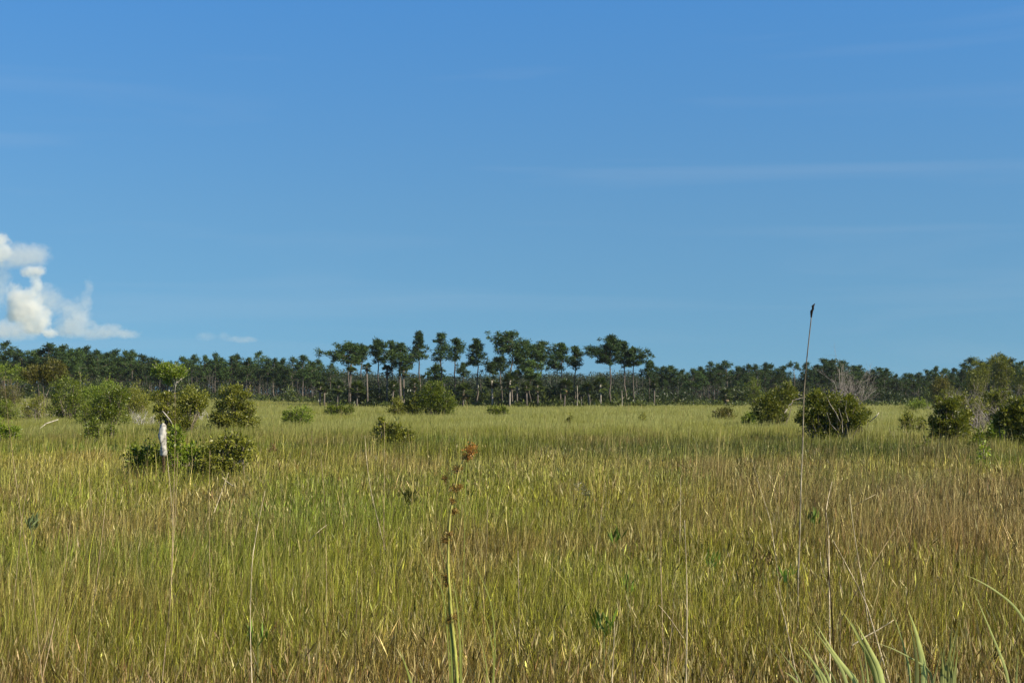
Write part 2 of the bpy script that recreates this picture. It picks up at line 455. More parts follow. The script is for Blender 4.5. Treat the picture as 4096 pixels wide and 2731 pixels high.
def pine_parts(h, zb, wl, wr, shape, seed, lean=0.0, tr=None, nb=26, dens=1.0, tone=0.2, needle=0.36):
    """h height, zb crown bottom, wl / wr reach to the left / right"""
    rng = np.random.default_rng(seed)
    tr = tr or 0.009 * h + 0.02
    ts = np.linspace(0, 1, 9)
    wob = np.cumsum(rng.normal(0, 0.012 * h, 9)); wob -= np.linspace(wob[0], wob[-1], 9)
    wob2 = np.cumsum(rng.normal(0, 0.012 * h, 9)); wob2 -= wob2[0]
    P = np.stack([lean * ts + wob, wob2 * 0.6, ts * h * 0.97], 1)
    P[0] = (0, 0, -0.1)
    tb = MB(); cb = MB()
    rad = tr * (1 - 0.8 * ts) ** 0.8 + 0.012
    tb.tube(P, rad, np.outer(1 - 0.1 * ts, BARK_PINE) * rng.uniform(0.8, 1.25), 6)
    def trunk_at(z):
        return np.array([np.interp(z, P[:, 2], P[:, 0]), np.interp(z, P[:, 2], P[:, 1]), z])
    prof = {'umbrella': lambda t: (0.55 + 0.45 * math.sin(math.pi * min(1, t * 0.9 + 0.1))) if t < 0.75 else 1.0 - (t - 0.75) * 2.2,
            'round': lambda t: 0.35 + 0.65 * math.sin(math.pi * (0.15 + 0.75 * t)),
            'cone': lambda t: 0.95 - 0.72 * t if t > 0.18 else 0.55 + t * 1.6}[shape]
    for i in range(nb):
        t = (i + rng.random()) / nb
        z = zb + (h * 0.97 - zb) * t
        az = rng.random() * 6.283
        reach = (wr if math.cos(az) > 0 else wl) * abs(math.cos(az)) + 0.5 * (wl + wr) * 0.9 * (1 - abs(math.cos(az)))
        L = max(0.22, min(1.0, (1 - t) * 3.2 + 0.12) * 1.28 * reach * prof(t) * rng.uniform(0.55, 1.3))
        rise = rng.uniform(-0.05, 0.55) + 0.35 * (t - 0.4)
        a = trunk_at(z - L * 0.2 * rise - 0.05 * L); a[2] = min(max(a[2], 0.3), h * 0.95)
        a = trunk_at(a[2])
        m = a + np.array([math.cos(az) * L * 0.5, math.sin(az) * L * 0.5, L * 0.22 * rise + rng.normal(0, 0.05 * L)])
        e = a + np.array([math.cos(az) * L * 0.9, math.sin(az) * L * 0.9, L * 0.55 * rise])
        tb.tube([a, m, e], [0.02 + 0.012 * L, 0.015 + 0.007 * L, 0.01], BARK_PINE * 0.85, 4)
        nc = max(2, int(round(L * 2.3)))
        for q in range(nc):
            s = 0.40 + 0.62 * (q + rng.random()) / nc
            c = (a * (1 - s) + e * s) + rng.normal(0, 0.13, 3) + np.array([0, 0, 0.10])
            c[:2] += rng.normal(0, 0.16 * L, 2); c[2] += rng.normal(0, 0.14)
            c[2] = min(c[2], h - 0.1 - 0.5 * abs(rng.normal(0, 0.5)))
            needle_clump(cb, c, rng.uniform(0.2, 0.42), int(36 * dens), tone * rng.uniform(0.3, 1.7), rng, needle)
    for q in range(4):
        needle_clump(cb, trunk_at(h * 0.97 - 0.2 * q) + rng.normal(0, 0.15, 3) * [1, 1, 0.3], 0.32, int(46 * dens), tone, rng, needle)
    # dead stubs under the crown
    for q in range(5):
        z = rng.uniform(zb * 0.7, zb + 0.3); az = rng.random() * 6.283; L = rng.uniform(0.3, 1.0)
        a = trunk_at(z)
        tb.tube([a, a + np.array([math.cos(az) * L, math.sin(az) * L, -0.05 + 0.2 * L])], [0.02, 0.006], BARK_PINE * 1.2, 3)
    return tb, cb

def base_at(px, D):
    x = (px - 512.0) / F * D
    return np.array([x, D, float(terrain(x, D))])

def height_for(py, D, zg=0.0):
    return EYE + (HY - py) * D / F - zg

def hero_pine(px, D, ytop, ybot, xl, xr, shape, label, lean=0, seed=0, nb=26, tr=None, dens=1.0, tone=0.2):
    b = base_at(px - lean, D)
    k = D / F
    h = height_for(ytop, D); zb = height_for(ybot, D)
    top_x = px
    root = empty('pine_tree', b, label, 'pine', 'pines of the tree island')
    tb, cb = pine_parts(h, zb - 0.1, max(0.3, (top_x - xl) * k), max(0.3, (xr - top_x) * k), shape, seed + 100, lean * k, tr, int(nb * 1.3), dens, tone)
    tb.make('trunk', M_BARK, root, True)
    cb.make('crown', M_NEEDLE, root)

HP = [ # px, D, ytop, ybot, xl, xr, shape, label, lean, nb
 (349, 176, 342, 361, 326, 362, 'umbrella', 'flat topped umbrella shaped pine at the left end of the tree island', 0, 26, 0.3),
 (363.5, 182, 344, 360, 359, 371, 'round', 'slim small crowned pine just right of the flat topped one', 1.5, 14, 0.15),
 (377.3, 178, 338.5, 361, 368, 388, 'round', 'round crowned pine with a bare straight trunk, third from the island left end', 0, 24, 0.2),
 (391, 184, 340.5, 364, 386, 397, 'cone', 'thin pine with a wispy top poking above its neighbours', 0.5, 13, 0.2),
 (400, 175, 342.5, 367, 391, 415, 'umbrella', 'thick trunked pine with a sparse spreading greyish crown', -1, 26, 0.45),
 (419.3, 178, 331.4, 357, 408.5, 428, 'cone', 'tall dense pointed pine standing clear against the sky', 0, 30, 0.0),
 (441, 180, 331.4, 360, 431.5, 451, 'cone', 'tall ragged pine with twin tips right of the pointed one', 0.5, 26, 0.05),
 (456.5, 183, 337, 360, 449, 467, 'cone', 'leaning slender pine with a loose crown in the open gap', 2, 20, 0.15),
 (476.6, 178, 338, 364, 465, 491, 'cone', 'pine with wide low side boughs left of the middle of the photo', 0, 28, 0.1),
 (492.7, 176, 361.6, 372, 486, 499, 'umbrella', 'short pine with a pale trunk and small tuft of a crown', 0, 12, 0.3),
 (501.5, 177, 355.5, 370, 493, 509, 'umbrella', 'middle sized pine with a small flat crown left of the tallest one', -0.5, 15, 0.3),
 (511.4, 178, 330.5, 354, 494, 523, 'umbrella', 'tallest pine of the island, wide stepped crown at the photo centre', -2, 30, 0.2),
 (527, 181, 340.6, 368, 514, 540, 'round', 'broad bushy pine right of the tallest one', 0, 34, 0.3),
 (531, 174, 360, 379, 523, 542, 'round', 'bright green young pine standing before the bushy one', 0, 22, 0.7),
 (540.8, 182, 340.4, 360, 533, 556, 'umbrella', 'pine with a small top and one long bough reaching right', 1, 18, 0.4),
 (561.8, 178, 342.8, 368, 548, 573, 'cone', 'dense full crowned pine with two trunks close below it', 0, 32, 0.05),
 (575, 180, 345.4, 367, 569, 587, 'cone', 'pine with a sparse drooping right side before the gap of sky', 0.5, 22, 0.25),
 (609.9, 177, 334.4, 362, 592, 622, 'round', 'biggest domed pine of the island, right of the gap of sky', 0, 40, 0.05),
 (624.6, 180, 340.6, 365, 617, 634, 'round', 'pine merging into the right flank of the big domed one', -1, 22, 0.1),
 (633.3, 178, 347, 365, 626, 646, 'round', 'rounded lower pine ending the tall group on its right', 0, 24, 0.15),
 (649, 186, 360, 376, 641, 654, 'cone', 'small dense pine just right of the tall island pines', 0, 16, 0.3),
 (436.5, 188, 364, 385, 427, 447, 'round', 'low dark young pine under the ragged twin tipped one', 0, 22, 0.2),
 (463, 215, 362.5, 376, 457, 470, 'round', 'distant round topped pine seen in the gap of sky', 0, 14, 0.3),
]
for i, (px, D, yt, yb, xl, xr, shp, lab, lean, nb, tone) in enumerate(HP):
    hero_pine(px, D, yt, yb, xl, xr, shp, lab, lean, i, nb, 0.21 if px == 400 else None, 1.0, tone)

def copy_tree(o, parent=None):
    c = o.copy(); C.objects.link(c); c.parent = parent
    for ch in o.children:
        copy_tree(ch, c)
    return c

# far treeline: six kinds of tree, copied
PROTO = {}
def far_tree(kind, px, D, ytop, label, group, wscale=1.0):
    b = base_at(px, D); h = height_for(ytop, D, b[2])
    if kind not in PROTO:
        k = int(kind[-1]) if kind[-1].isdigit() else 0
        nm = 'pine_tree'
        root = empty(nm, (0, 0, 0), '', 'pine')
        if kind.startswith('round'):
            tb, cb = pine_parts(8, 3.2 + 0.4 * k, 1.6, 1.7, 'round', 300 + k, 0.1, None, 30, 0.8, 0.3, 0.42)
        elif kind.startswith('open'):
            tb, cb = pine_parts(8, 3.9 + 0.4 * k, 1.3, 1.7, 'round', 310 + k, 0.4, None, 20, 0.7, 0.35, 0.42)
        else:
            tb, cb = pine_parts(8, 3.4 + 0.4 * k, 1.5, 1.3, 'cone', 320 + k, 0.0, None, 26, 0.75, 0.2, 0.42)
        tb.make('trunk', M_BARK, root, True); cb.make('crown', M_NEEDLE, root)
        PROTO[kind] = root; r = root
    else:
        r = copy_tree(PROTO[kind])
    r.location = [float(v) for v in b]
    s = h / 8.0
    r.scale = (s * wscale, s * wscale, s)
    r.rotation_euler = (0, 0, random.uniform(0, 6.28))
    tag(r, label, 'pine', group)
    return r

ORD = ['first', 'second', 'third', 'fourth', 'fifth', 'sixth', 'seventh', 'eighth', 'ninth', 'tenth', 'eleventh', 'twelfth', 'thirteenth',
       'fourteenth', 'fifteenth', 'sixteenth', 'seventeenth', 'eighteenth', 'nineteenth', 'twentieth', 'twenty-first', 'twenty-second',
       'twenty-third', 'twenty-fourth', 'twenty-fifth', 'twenty-sixth', 'twenty-seventh', 'twenty-eighth', 'twenty-ninth', 'thirtieth',
       'thirty-first', 'thirty-second', 'thirty-third', 'thirty-fourth', 'thirty-fifth', 'thirty-sixth', 'thirty-seventh', 'thirty-eighth']
WORD = {'round': 'round crowned', 'open': 'open flat crowned', 'point': 'narrow crowned'}
LEFT = [(4, 341, 'open'), (13, 349, 'open'), (22, 350, 'open'), (33, 350, 'round'), (41, 348, 'round'), (50, 342.7, 'round'), (61, 344.6, 'round'), (70, 348, 'round'),
        (79, 347.5, 'point'), (87, 346, 'round'), (97, 349, 'round'), (107, 352, 'point'), (116, 349.4, 'round'), (124, 349.5, 'round'), (131, 350, 'open'),
        (142, 354, 'round'), (151, 357, 'point'), (157, 359.5, 'round'), (168, 361, 'round'), (181, 355.6, 'round'), (191, 354.5, 'open'), (204, 355, 'round'), (215, 352.5, 'point'),
        (221, 357, 'round'), (229, 355, 'open'), (237, 353, 'round'), (249, 357, 'round'), (258, 351, 'open'), (268, 358, 'point'), (275, 357.5, 'round'), (284, 358, 'round'),
        (291, 356.6, 'open'), (303, 354.6, 'point'), (312, 361, 'round'), (319, 358.5, 'round'), (331, 363, 'open')]
RIGHT = [(655, 366, 'open'), (663, 365.5, 'round'), (671, 365, 'round'), (681, 369, 'round'), (692, 367.5, 'round'), (701, 366, 'round'), (709, 361, 'open'), (717, 362.5, 'round'),
         (726, 360.7, 'open'), (737, 366, 'round'), (749, 363.3, 'round'), (758, 364, 'open'), (766, 362, 'point'), (772, 363, 'round'), (783, 365, 'round'),
         (806, 362, 'round'), (816, 364, 'round'), (825, 358, 'round'), (831, 359, 'round'), (840, 360, 'open'), (855, 365, 'round'), (861, 364.6, 'open'), (873, 368.6, 'round'), (880, 366.8, 'round'), (889, 367.7, 'open'),
         (897, 373, 'round'), (904, 373, 'open'), (912, 373, 'round'), (919, 372, 'point'), (927, 369, 'round'), (937, 366, 'round'), (943, 368, 'open'), (954, 367.5, 'point'), (962, 369, 'round'),
         (974, 357, 'open'), (982, 360.5, 'round'), (992, 360, 'round'), (1002, 353.7, 'round'), (1010, 358, 'round'), (1019, 361, 'open'), (1030, 359, 'round')]
for side, arr in (('left', LEFT), ('right', RIGHT)):
    g = 'pines of the far treeline %s of the tree island' % side
    for i, (px, yt, kd) in enumerate(arr):
        D = 228 + 22 * random.random() if side == 'left' else 222 + 22 * random.random()
        if side == 'left':
            lab = '%s far pine, %s from the left photo edge in the treeline' % (WORD[kd], ORD[i])
        elif i < 24:
            lab = '%s far pine, %s right of the tall tree island' % (WORD[kd], ORD[i])
        else:
            lab = '%s far pine, %s from the right photo edge in the treeline' % (WORD[kd], ORD[len(arr) - 1 - i])
        far_tree(kd + str(i % 3), px, D, yt, lab, g, random.uniform(0.8, 1.4))
# little tree with two puffs
b = base_at(793.8, 225)
root = empty('pine_tree', b, 'tiny distant pine with two separate puffs of foliage and sky round its stem', 'pine', 'pines of the far treeline right of the tree island')
tb = MB(); cb = MB(); rr = np.random.default_rng(77)
h = height_for(362, 225)
tb.tube([(0, 0, 0), (0.1, 0, h * 0.5), (0, 0, h - 0.6)], [0.12, 0.08, 0.04], BARK_PINE, 5)
for dx in (-0.6, 0.55):
    tb.tube([(0, 0, h - 1.3), (dx, 0, h - 0.6)], [0.05, 0.02], BARK_PINE, 4)
    for q in range(6):
        needle_clump(cb, np.array([dx, 0, h - 0.5]) + rr.normal(0, 0.17, 3), 0.34, 40, 0.3, rr)
tb.make('trunk', M_BARK, root, True); cb.make('crown', M_NEEDLE, root)

# ------------------------------------------------------------------ the wood behind, one mass
def build_wood():
    rng = np.random.default_rng(21)
    xs = np.array([-60, 0, 40, 60, 90, 130, 160, 210, 258, 300, 335, 360, 410, 450, 485, 560, 590, 640, 670, 685, 710, 760, 780, 795, 808, 835, 860, 895, 910, 935, 970, 1000, 1030, 1090])
    ys = np.array([352, 352, 354, 350, 353, 356, 363, 359, 360, 361, 366, 369, 371, 373, 371, 370, 371, 368, 369, 372, 368, 368, 370, 376, 370, 366, 369, 376, 377, 372, 368, 362, 363, 362])
    V = MB(); T = MB()
    for px in np.arange(-70, 1095, 3.1):
        for row in range(3):
            p = px + rng.uniform(-3, 3)
            D = 255 + row * 28 + rng.uniform(-12, 12)
            b = base_at(p, D)
            top = height_for(np.interp(p, xs, ys) + rng.choice([0, 2, 4, 7, 9]) + rng.uniform(0, 2), D, b[2])
            w_ = rng.uniform(1.2, 2.6); tone_ = rng.uniform(0.7, 1.25)
            T.tube([b, b + np.array([rng.normal(0, 0.3), 0, top * 0.8])], [0.13, 0.05], BARK_PINE * rng.uniform(0.7, 1.5), 4)
            n = 480
            u = rdir(n, rng) * (rng.random(n) ** 0.4)[:, None]
            zc = top * rng.uniform(0.66, 0.75)
            P = b + np.array([0, 0, zc]) + u * np.array([w_, w_, top - zc])
            low = rng.random(n) < 0.3
            P[low, 2] = b[2] + rng.uniform(0.2, top * 0.6, low.sum()); P[low, 0] += rng.normal(0, 0.9, low.sum())
            col = lerp(np.array([0.035, 0.055, 0.028]), np.array([0.075, 0.10, 0.045]), rng.random(n)) * rng.uniform(0.7, 1.3, n)[:, None] * tone_
            V.leaves(P, rdir(n, rng), rdir(n, rng), rng.uniform(0.25, 0.48, n), rng.uniform(0.1, 0.19, n), col)
    # slim saplings and bare poles at the wood's edge
    for k in range(330):
        p = rng.choice(np.arange(-60, 1090, 23)) + rng.normal(0, 9); D = rng.uniform(226, 262)
        b = base_at(p, D)
        hh = rng.uniform(2.6, 5.0); ln = rng.normal(0, 0.25)
        c = np.array([0.17, 0.155, 0.135]) * rng.uniform(0.5, 1.5)
        T.tube([b, b + np.array([ln * 0.4, 0, hh * 0.5]), b + np.array([ln, 0, hh])], [0.045, 0.035, 0.015], c, 4)
        for q in range(3):
            z = rng.uniform(0.5, 0.95) * hh; L = rng.uniform(0.3, 0.8) * rng.choice([-1, 1])
            T.tube([b + np.array([ln * z / hh, 0, z]), b + np.array([ln * z / hh + L, 0, z + abs(L) * 0.8])], [0.025, 0.008], c, 3)
    # stems of the mass
    V.T += [t for t in []]
    off = V.n
    for v, k in zip(T.V, T.K): pass
    V.V += T.V; V.K += T.K; V.Q += [q + off for q in T.Q]; V.T += [t + off for t in T.T]; V.n += T.n
    o = V.make('far_wood', M_NEEDLE)
    o['kind'] = 'stuff'
    tag(o, 'dark mass of pine wood and bare saplings behind the treeline', 'woodland')
    # low palmetto and shrub growth along the edge of the wood and the island
    U = MB()
    def under(px0, px1, D0, D1, n, hmax, tone):
        for k in range(n):
            p = rng.uniform(px0, px1); D = rng.uniform(D0, D1); b = base_at(p, D)
            hh = rng.uniform(0.5, 1.0) * hmax; m = 70
            P = b + rdir(m, rng) * np.array([0.9, 0.7, hh * 0.5]) * (rng.random(m) ** 0.4)[:, None] + np.array([0, 0, hh * 0.55])
            t = np.clip(rng.random(m) * tone * 2, 0, 1)
            col = lerp(np.array([0.03, 0.05, 0.015]), np.array([0.13, 0.16, 0.03]), t) * rng.uniform(0.75, 1.25, m)[:, None]
            d = rdir(m, rng); d[:, 2] = abs(d[:, 2])
            U.leaves(P, d, rdir(m, rng), rng.uniform(0.3, 0.6, m), rng.uniform(0.09, 0.2, m), col)
    under(335, 660, 171, 180, 260, 1.3, 0.75)
    under(330, 665, 180, 205, 330, 3.2, 0.12)
    under(340, 450, 176, 190, 110, 3.6, 0.10)
    under(505, 585, 178, 192, 90, 3.6, 0.10)
    under(655, 1090, 178, 215, 300, 1.3, 0.6)
    under(655, 1090, 215, 235, 120, 2.2, 0.2)
    under(-60, 345, 205, 232, 260, 1.5, 0.55)
    for k in range(90):       # bigger dark thickets
        p0 = rng.uniform(-60, 1090); ww = rng.uniform(4, 14); dd = rng.uniform(176, 190) if 335 < p0 < 660 else rng.uniform(205, 226)
        under(p0 - ww, p0 + ww, dd, dd + 5, int(ww * 1.6), rng.uniform(2.0, 4.0), rng.choice([0.12, 0.2, 0.5]))
    o = U.make('undergrowth', M_LEAF)
    o['kind'] = 'stuff'
    tag(o, 'low palmetto and scrub along the foot of the treeline', 'undergrowth')
build_wood()

# ------------------------------------------------------------------ palms
def palm_parts(h, r, seed, skirt=0.5, tcol=(0.16, 0.14, 0.12)):
    rng = np.random.default_rng(seed)
    tb = MB(); cb = MB(); sb = MB()
    ln = rng.normal(0, 0.15)
    tb.tube([(0, 0, -0.1), (ln * 0.4, 0, h * 0.4), (ln, 0, h - r * 0.5)], [0.12, 0.10, 0.12], tcol, 7)
    c = np.array([ln, 0, h - r * 0.75])
    def frond(B, az, el, L, col):
        d = np.array([math.cos(az) * math.cos(el), math.sin(az) * math.cos(el), math.sin(el)])
        e = c + d * L * 0.55
        B.tube([c, e], [0.02, 0.015], np.array(col) * 1.2, 3)
        side = np.cross(d, [0, 0, 1.0]); side /= np.linalg.norm(side) + 1e-9
        m = 15
        a = np.linspace(-1.35, 1.35, m)
        D = np.cos(a)[:, None] * d + np.sin(a)[:, None] * side
        D[:, 2] -= 0.25 + 0.2 * abs(a)
        N = np.tile(np.cross(d, side), (m, 1)) + rng.normal(0, 0.2, (m, 3))
        B.leaves(np.tile(e, (m, 1)), D, N, L * 0.62 * np.cos(a * 0.5), np.full(m, L * 0.11), np.array(col) * rng.uniform(0.7, 1.3, m)[:, None])
    for k in range(36):
        el = rng.uniform(-0.6, 1.3)
        frond(cb, rng.random() * 6.28, el, r * rng.uniform(0.85, 1.1), lerp(np.array([[0.03, 0.055, 0.015]]), np.array([[0.10, 0.13, 0.03]]), [rng.random()])[0])
    for k in range(int(16 * skirt) + 3):
        frond(sb, rng.random() * 6.28, rng.uniform(-1.5, -0.9), r * rng.uniform(0.5, 0.8), (np.array([0.22, 0.16, 0.07]) if skirt > 0.8 else np.array([0.09, 0.07, 0.035])) * rng.uniform(0.6, 1.4))
    return tb, cb, sb

PALMS = [ # px, D, y head top, head radius px, skirt, label
 (350, 173, 360, 6.0, 1.0, 'tall cabbage palm under the flat topped pine'),
 (368, 173, 363, 4.5, 0.4, 'slim cabbage palm between the second and third island pines'),
 (387, 176, 365, 5.5, 0.5, 'dark headed cabbage palm behind the wispy topped pine'),
 (320, 172, 383, 5.0, 0.6, 'short cabbage palm at the far left end of the island'),
 (324.5, 174, 384, 4.6, 0.8, 'small palm hard beside the palm at the island left end'),
 (337, 171, 381, 7.0, 0.5, 'low dark broad headed palm in the island left part'),
 (357, 171, 382, 7.5, 0.4, 'low shaggy dark palm below the flat topped pine'),
 (404, 172, 367, 5.0, 0.9, 'palm with hanging tan fronds beside the thick trunked pine'),
 (392, 170, 381, 5.0, 0.9, 'squat palm with a tan stub left of the green bushes'),
 (414.5, 171, 379, 5.5, 1.0, 'palm with brown skirt rising behind the green bushes'),
 (463, 171, 384, 8.0, 1.0, 'squat palm with a dark hollow skirt right of the green bushes'),
 (492.5, 172.5, 376, 6.5, 0.3, 'palm with round head behind the pale trunk of the short pine'),
 (509.6, 171, 374, 8.0, 1.0, 'large drooping palm under the tallest pine'),
 (517, 174, 370, 5.0, 1.0, 'yellowing palm touching the trunk of the tallest pine'),
 (527, 171.5, 382, 5.5, 0.6, 'low palm left of the bright green young pine'),
 (538, 175, 381, 6.0, 0.6, 'shaggy palm right of the bright green young pine'),
 (564, 171, 380, 7.5, 1.0, 'wide palm with yellow hanging fronds below the dense pine'),
 (600.8, 172, 379, 7.0, 0.5, 'dark palm with a white trunk left of the big domed pine'),
 (589, 173, 383, 5.0, 0.3, 'thin trunked palm in the middle of the gap'),
 (654, 176, 380, 4.5, 0.6, 'palm with yellow top right of the last tall island pine'),
 (725, 182, 389, 6.5, 1.0, 'lone palm with hanging pale fronds in the right treeline'),
]
for i, (px, D, yt, r, sk, lab) in enumerate(PALMS):
    b = base_at(px, D)
    root = empty('cabbage_palm', b, lab, 'palm', 'cabbage palms of the tree island')
    tb, cb, sb = palm_parts(height_for(yt, D), r * 1.25 * D / F, 500 + i, sk, (0.34, 0.31, 0.26) if px in (600.8, 492.5, 509.6) else (0.16, 0.14, 0.12))
    tb.make('trunk', M_BARK, root, True); cb.make('crown', M_LEAF, root); sb.make('dead_fronds', M_LEAF, root)

# pale dead poles in the island
for px, D, y0, lean, r, lab in [(576.7, 171, 385, 0.5, 0.085, 'bare white dead pole left of the gap in the island'),
                                (589.6, 170, 394, 0, 0.05, 'short pale stake like snag in the middle of the gap'),
                                (581, 170.5, 396, 0, 0.04, 'shortest thin white snag between two pale poles'),
                                (621.5, 171, 390, 0.3, 0.10, 'stubby pale broken snag right of the big domed pine')]:
    b = base_at(px, D); k = D / F
    mb = MB(); h = height_for(y0, D)
    mb.tube([(0, 0, -0.1), (lean * k * 0.5 + 0.05, 0.02, h * 0.5), (lean * k, 0, h)], [r * 0.75, r * 0.6, r * 0.35], (0.33, 0.30, 0.25), 6)
    mb.tube([(lean * k * 0.5 + 0.05, 0.02, h * 0.55), (lean * k * 0.5 + 0.35, 0.1, h * 0.75)], [r * 0.3, r * 0.1], (0.25, 0.22, 0.18), 4)
    o = mb.make('dead_snag', M_PALE, None, True); o.location = [float(v) for v in b]
    tag(o, lab, 'dead tree')

# ------------------------------------------------------------------ shrubs
OL = (np.array([0.12, 0.14, 0.016]), np.array([0.33, 0.33, 0.045]))
GR = (np.array([0.075, 0.11, 0.010]), np.array([0.235, 0.28, 0.025]))
BR = (np.array([0.12, 0.19, 0.015]), np.array([0.31, 0.38, 0.04]))
DK = (np.array([0.075, 0.10, 0.014]), np.array([0.26, 0.27, 0.032]))
BN = (np.array([0.09, 0.095, 0.018]), np.array([0.22, 0.20, 0.035]))

def depth_for(ybot):
    return (EYE - GT) * F / (ybot - HY)

def shrub_parts(lobes, h, pal, leaf, n, seed, stemcol=(0.2, 0.17, 0.13), nstem=9, spread=0.6):
    """lobes: (cx, cy, cz, rx, ry, rz) ellipsoids"""
    rng = np.random.default_rng(seed)
    fb = MB(); tb = MB()
    vol = np.array([l[3] * l[4] * l[5] for l in lobes]); vol = vol ** 0.7 / (vol ** 0.7).sum()
    for l, v in zip(lobes, vol):
        c0 = np.array(l[:3]); rad = np.array(l[3:])
        nc = max(7, int(44 * v * len(lobes) ** 0.5) + 5)
        m = int(n * 1.25 * v / nc) + 1
        for k in range(nc):
            u = rdir(1, rng)[0] * rng.random() ** 0.38
            c = c0 + u * rad * 0.98
            cr = rad.mean() * rng.uniform(0.2, 0.38)
            s = c - c0; s = s / (np.linalg.norm(s) + 1e-6)
            q = rdir(m, rng); P = c + q * cr * ((rng.random(m) ** 0.5) * np.where(rng.random(m) < 0.2, 1.9, 1.0))[:, None] * np.array([1.15, 1.15, 0.9])
            D = q * 0.7 + rdir(m, rng) * 0.6 + np.array([0, 0, 0.35]) + s * 0.3
            t = np.clip(rng.normal(0.45, 0.28, m) + rng.normal(0, 0.12), 0, 1)
            col = lerp(pal[0], pal[1], t)
            fb.leaves(P, D, rdir(m, rng), leaf * rng.uniform(0.4, 1.4, m), leaf * 0.48 * rng.uniform(0.5, 1.3, m), col)
            if rng.random() < nstem / (nc * len(lobes)) * 2:
                b0 = np.array([c0[0] * 0.6 + rng.normal(0, 0.12), c0[1] * 0.6 + rng.normal(0, 0.12), 0])
                mid = (b0 + c) / 2 + rng.normal(0, 0.08, 3) * h * 0.4
                tb.tube([b0, mid, c], [0.035, 0.025, 0.008], np.array(stemcol) * rng.uniform(0.7, 1.2), 4)
    for l in lobes:          # shoots that break the outline
        c0 = np.array(l[:3]); rad = np.array(l[3:])
        for k in range(max(5, int(34 / len(lobes)))):
            u = rdir(1, rng)[0]; u[2] = u[2] if u[2] > -0.2 else -u[2] * 0.7
            a = c0 + u * rad * 0.8
            d = u * 0.7 + np.array([rng.normal(0, 0.3), rng.normal(0, 0.3), 0.55]); d /= np.linalg.norm(d)
            L = rad.mean() * rng.uniform(0.3, 0.75)
            e = a + d * L
            tb.tube([np.array([c0[0] * 0.3, c0[1] * 0.3, 0.05]), c0 * np.array([0.8, 0.8, 0.75]), a, e], [0.012, 0.011, 0.008, 0.004], np.array(stemcol) * 0.9, 3)
            m = int(8 + L * 14)
            P = a + np.outer(rng.uniform(0.1, 1.05, m), e - a) + rng.normal(0, 0.035, (m, 3))
            D = d * 0.6 + rdir(m, rng) * 0.8
            fb.leaves(P, D, rdir(m, rng), leaf * rng.uniform(0.6, 1.3, m), leaf * 0.45 * rng.uniform(0.7, 1.2, m), lerp(pal[0], pal[1] * 1.1, np.clip(rng.normal(0.65, 0.25, m), 0, 1)))
    if not tb.V:
        tb.tube([(0, 0, 0), (0, 0, h * 0.5)], [0.03, 0.01], stemcol, 4)
    return fb, tb

def shrub(x0, x1, yt, yb, pal, label, leaf=0.1, n=3500, seed=0, lobes=None, group=None, mat=None, D=None, name='shrub', cat='shrub', yfol=None, ns=9, stem=(0.2, 0.17, 0.13)):
    D = D or depth_for(yb)
    k = D / F
    cx = (x0 + x1) / 2
    b = base_at(cx, D)
    h = height_for(yt, D, b[2])
    hw = (x1 - x0) / 2 * k
    root = empty(name, b, label, cat, group)
    rng = np.random.default_rng(seed + 900)
    if lobes is None:
        L = []
        nl = 3 if hw > 0.9 else 2
        for q in range(nl):
            f = (q + 0.5) / nl * 2 - 1
            top = h * (1.0 if q == nl // 2 else rng.uniform(0.72, 0.95))
            L.append((f * hw * 0.62, rng.normal(0, 0.15), top * 0.54, hw * 0.48, hw * 0.55, top * 0.46))
    else:  # lobes in pixels: xa, xb, ya, yb
        L = []
        for (xa, xb, ya, yb2) in lobes:
            zt = height_for(ya, D, b[2]); zb_ = height_for(yb2, D, b[2])
            if yb2 > yb - 4: zb_ -= 0.45
            rx = (xb - xa) / 2 * k
            L.append((((xa + xb) / 2 - cx) * k, rng.normal(0, 0.2 * rx), (zt + zb_) / 2, rx, rx * 0.8, (zt - zb_) / 2))
    fb, tb = shrub_parts(L, h, pal, leaf, n, seed + 40, stem, ns)
    fb.make('foliage', mat or M_LEAF, root); tb.make('stem', M_PALE, root, True)
    return root

def dead_brush(mb, base, h, spread, n, rng, col=(0.42, 0.39, 0.35), r0=0.03, depth=3, up=0.9):
    def grow(a, d, L, r, lv):
        m = a + d * L * 0.5 + rng.normal(0, 0.06, 3) * L
        e = a + d * L + rng.normal(0, 0.08, 3) * L
        mb.tube([a, m, e], [r, r * 0.8, r * 0.5], np.array(col) * rng.uniform(0.7, 1.25), 4 if lv == depth else 3)
        if lv > 0:
            for q in range(rng.integers(2, 5)):
                s = rng.uniform(0.35, 1.0)
                st = a * (1 - s) + e * s
                dd = d + rng.normal(0, 0.5, 3); dd[2] += 0.15; dd /= np.linalg.norm(dd)
                grow(st, dd, L * rng.uniform(0.4, 0.7), r * 0.5, lv - 1)
    for k in range(n):
        d = np.array([rng.normal(0, spread), rng.normal(0, spread * 0.6), up]); d /= np.linalg.norm(d)
        grow(base + np.array([rng.normal(0, 0.15), rng.normal(0, 0.1), 0]), d, h * rng.uniform(0.4, 0.62), r0, depth)

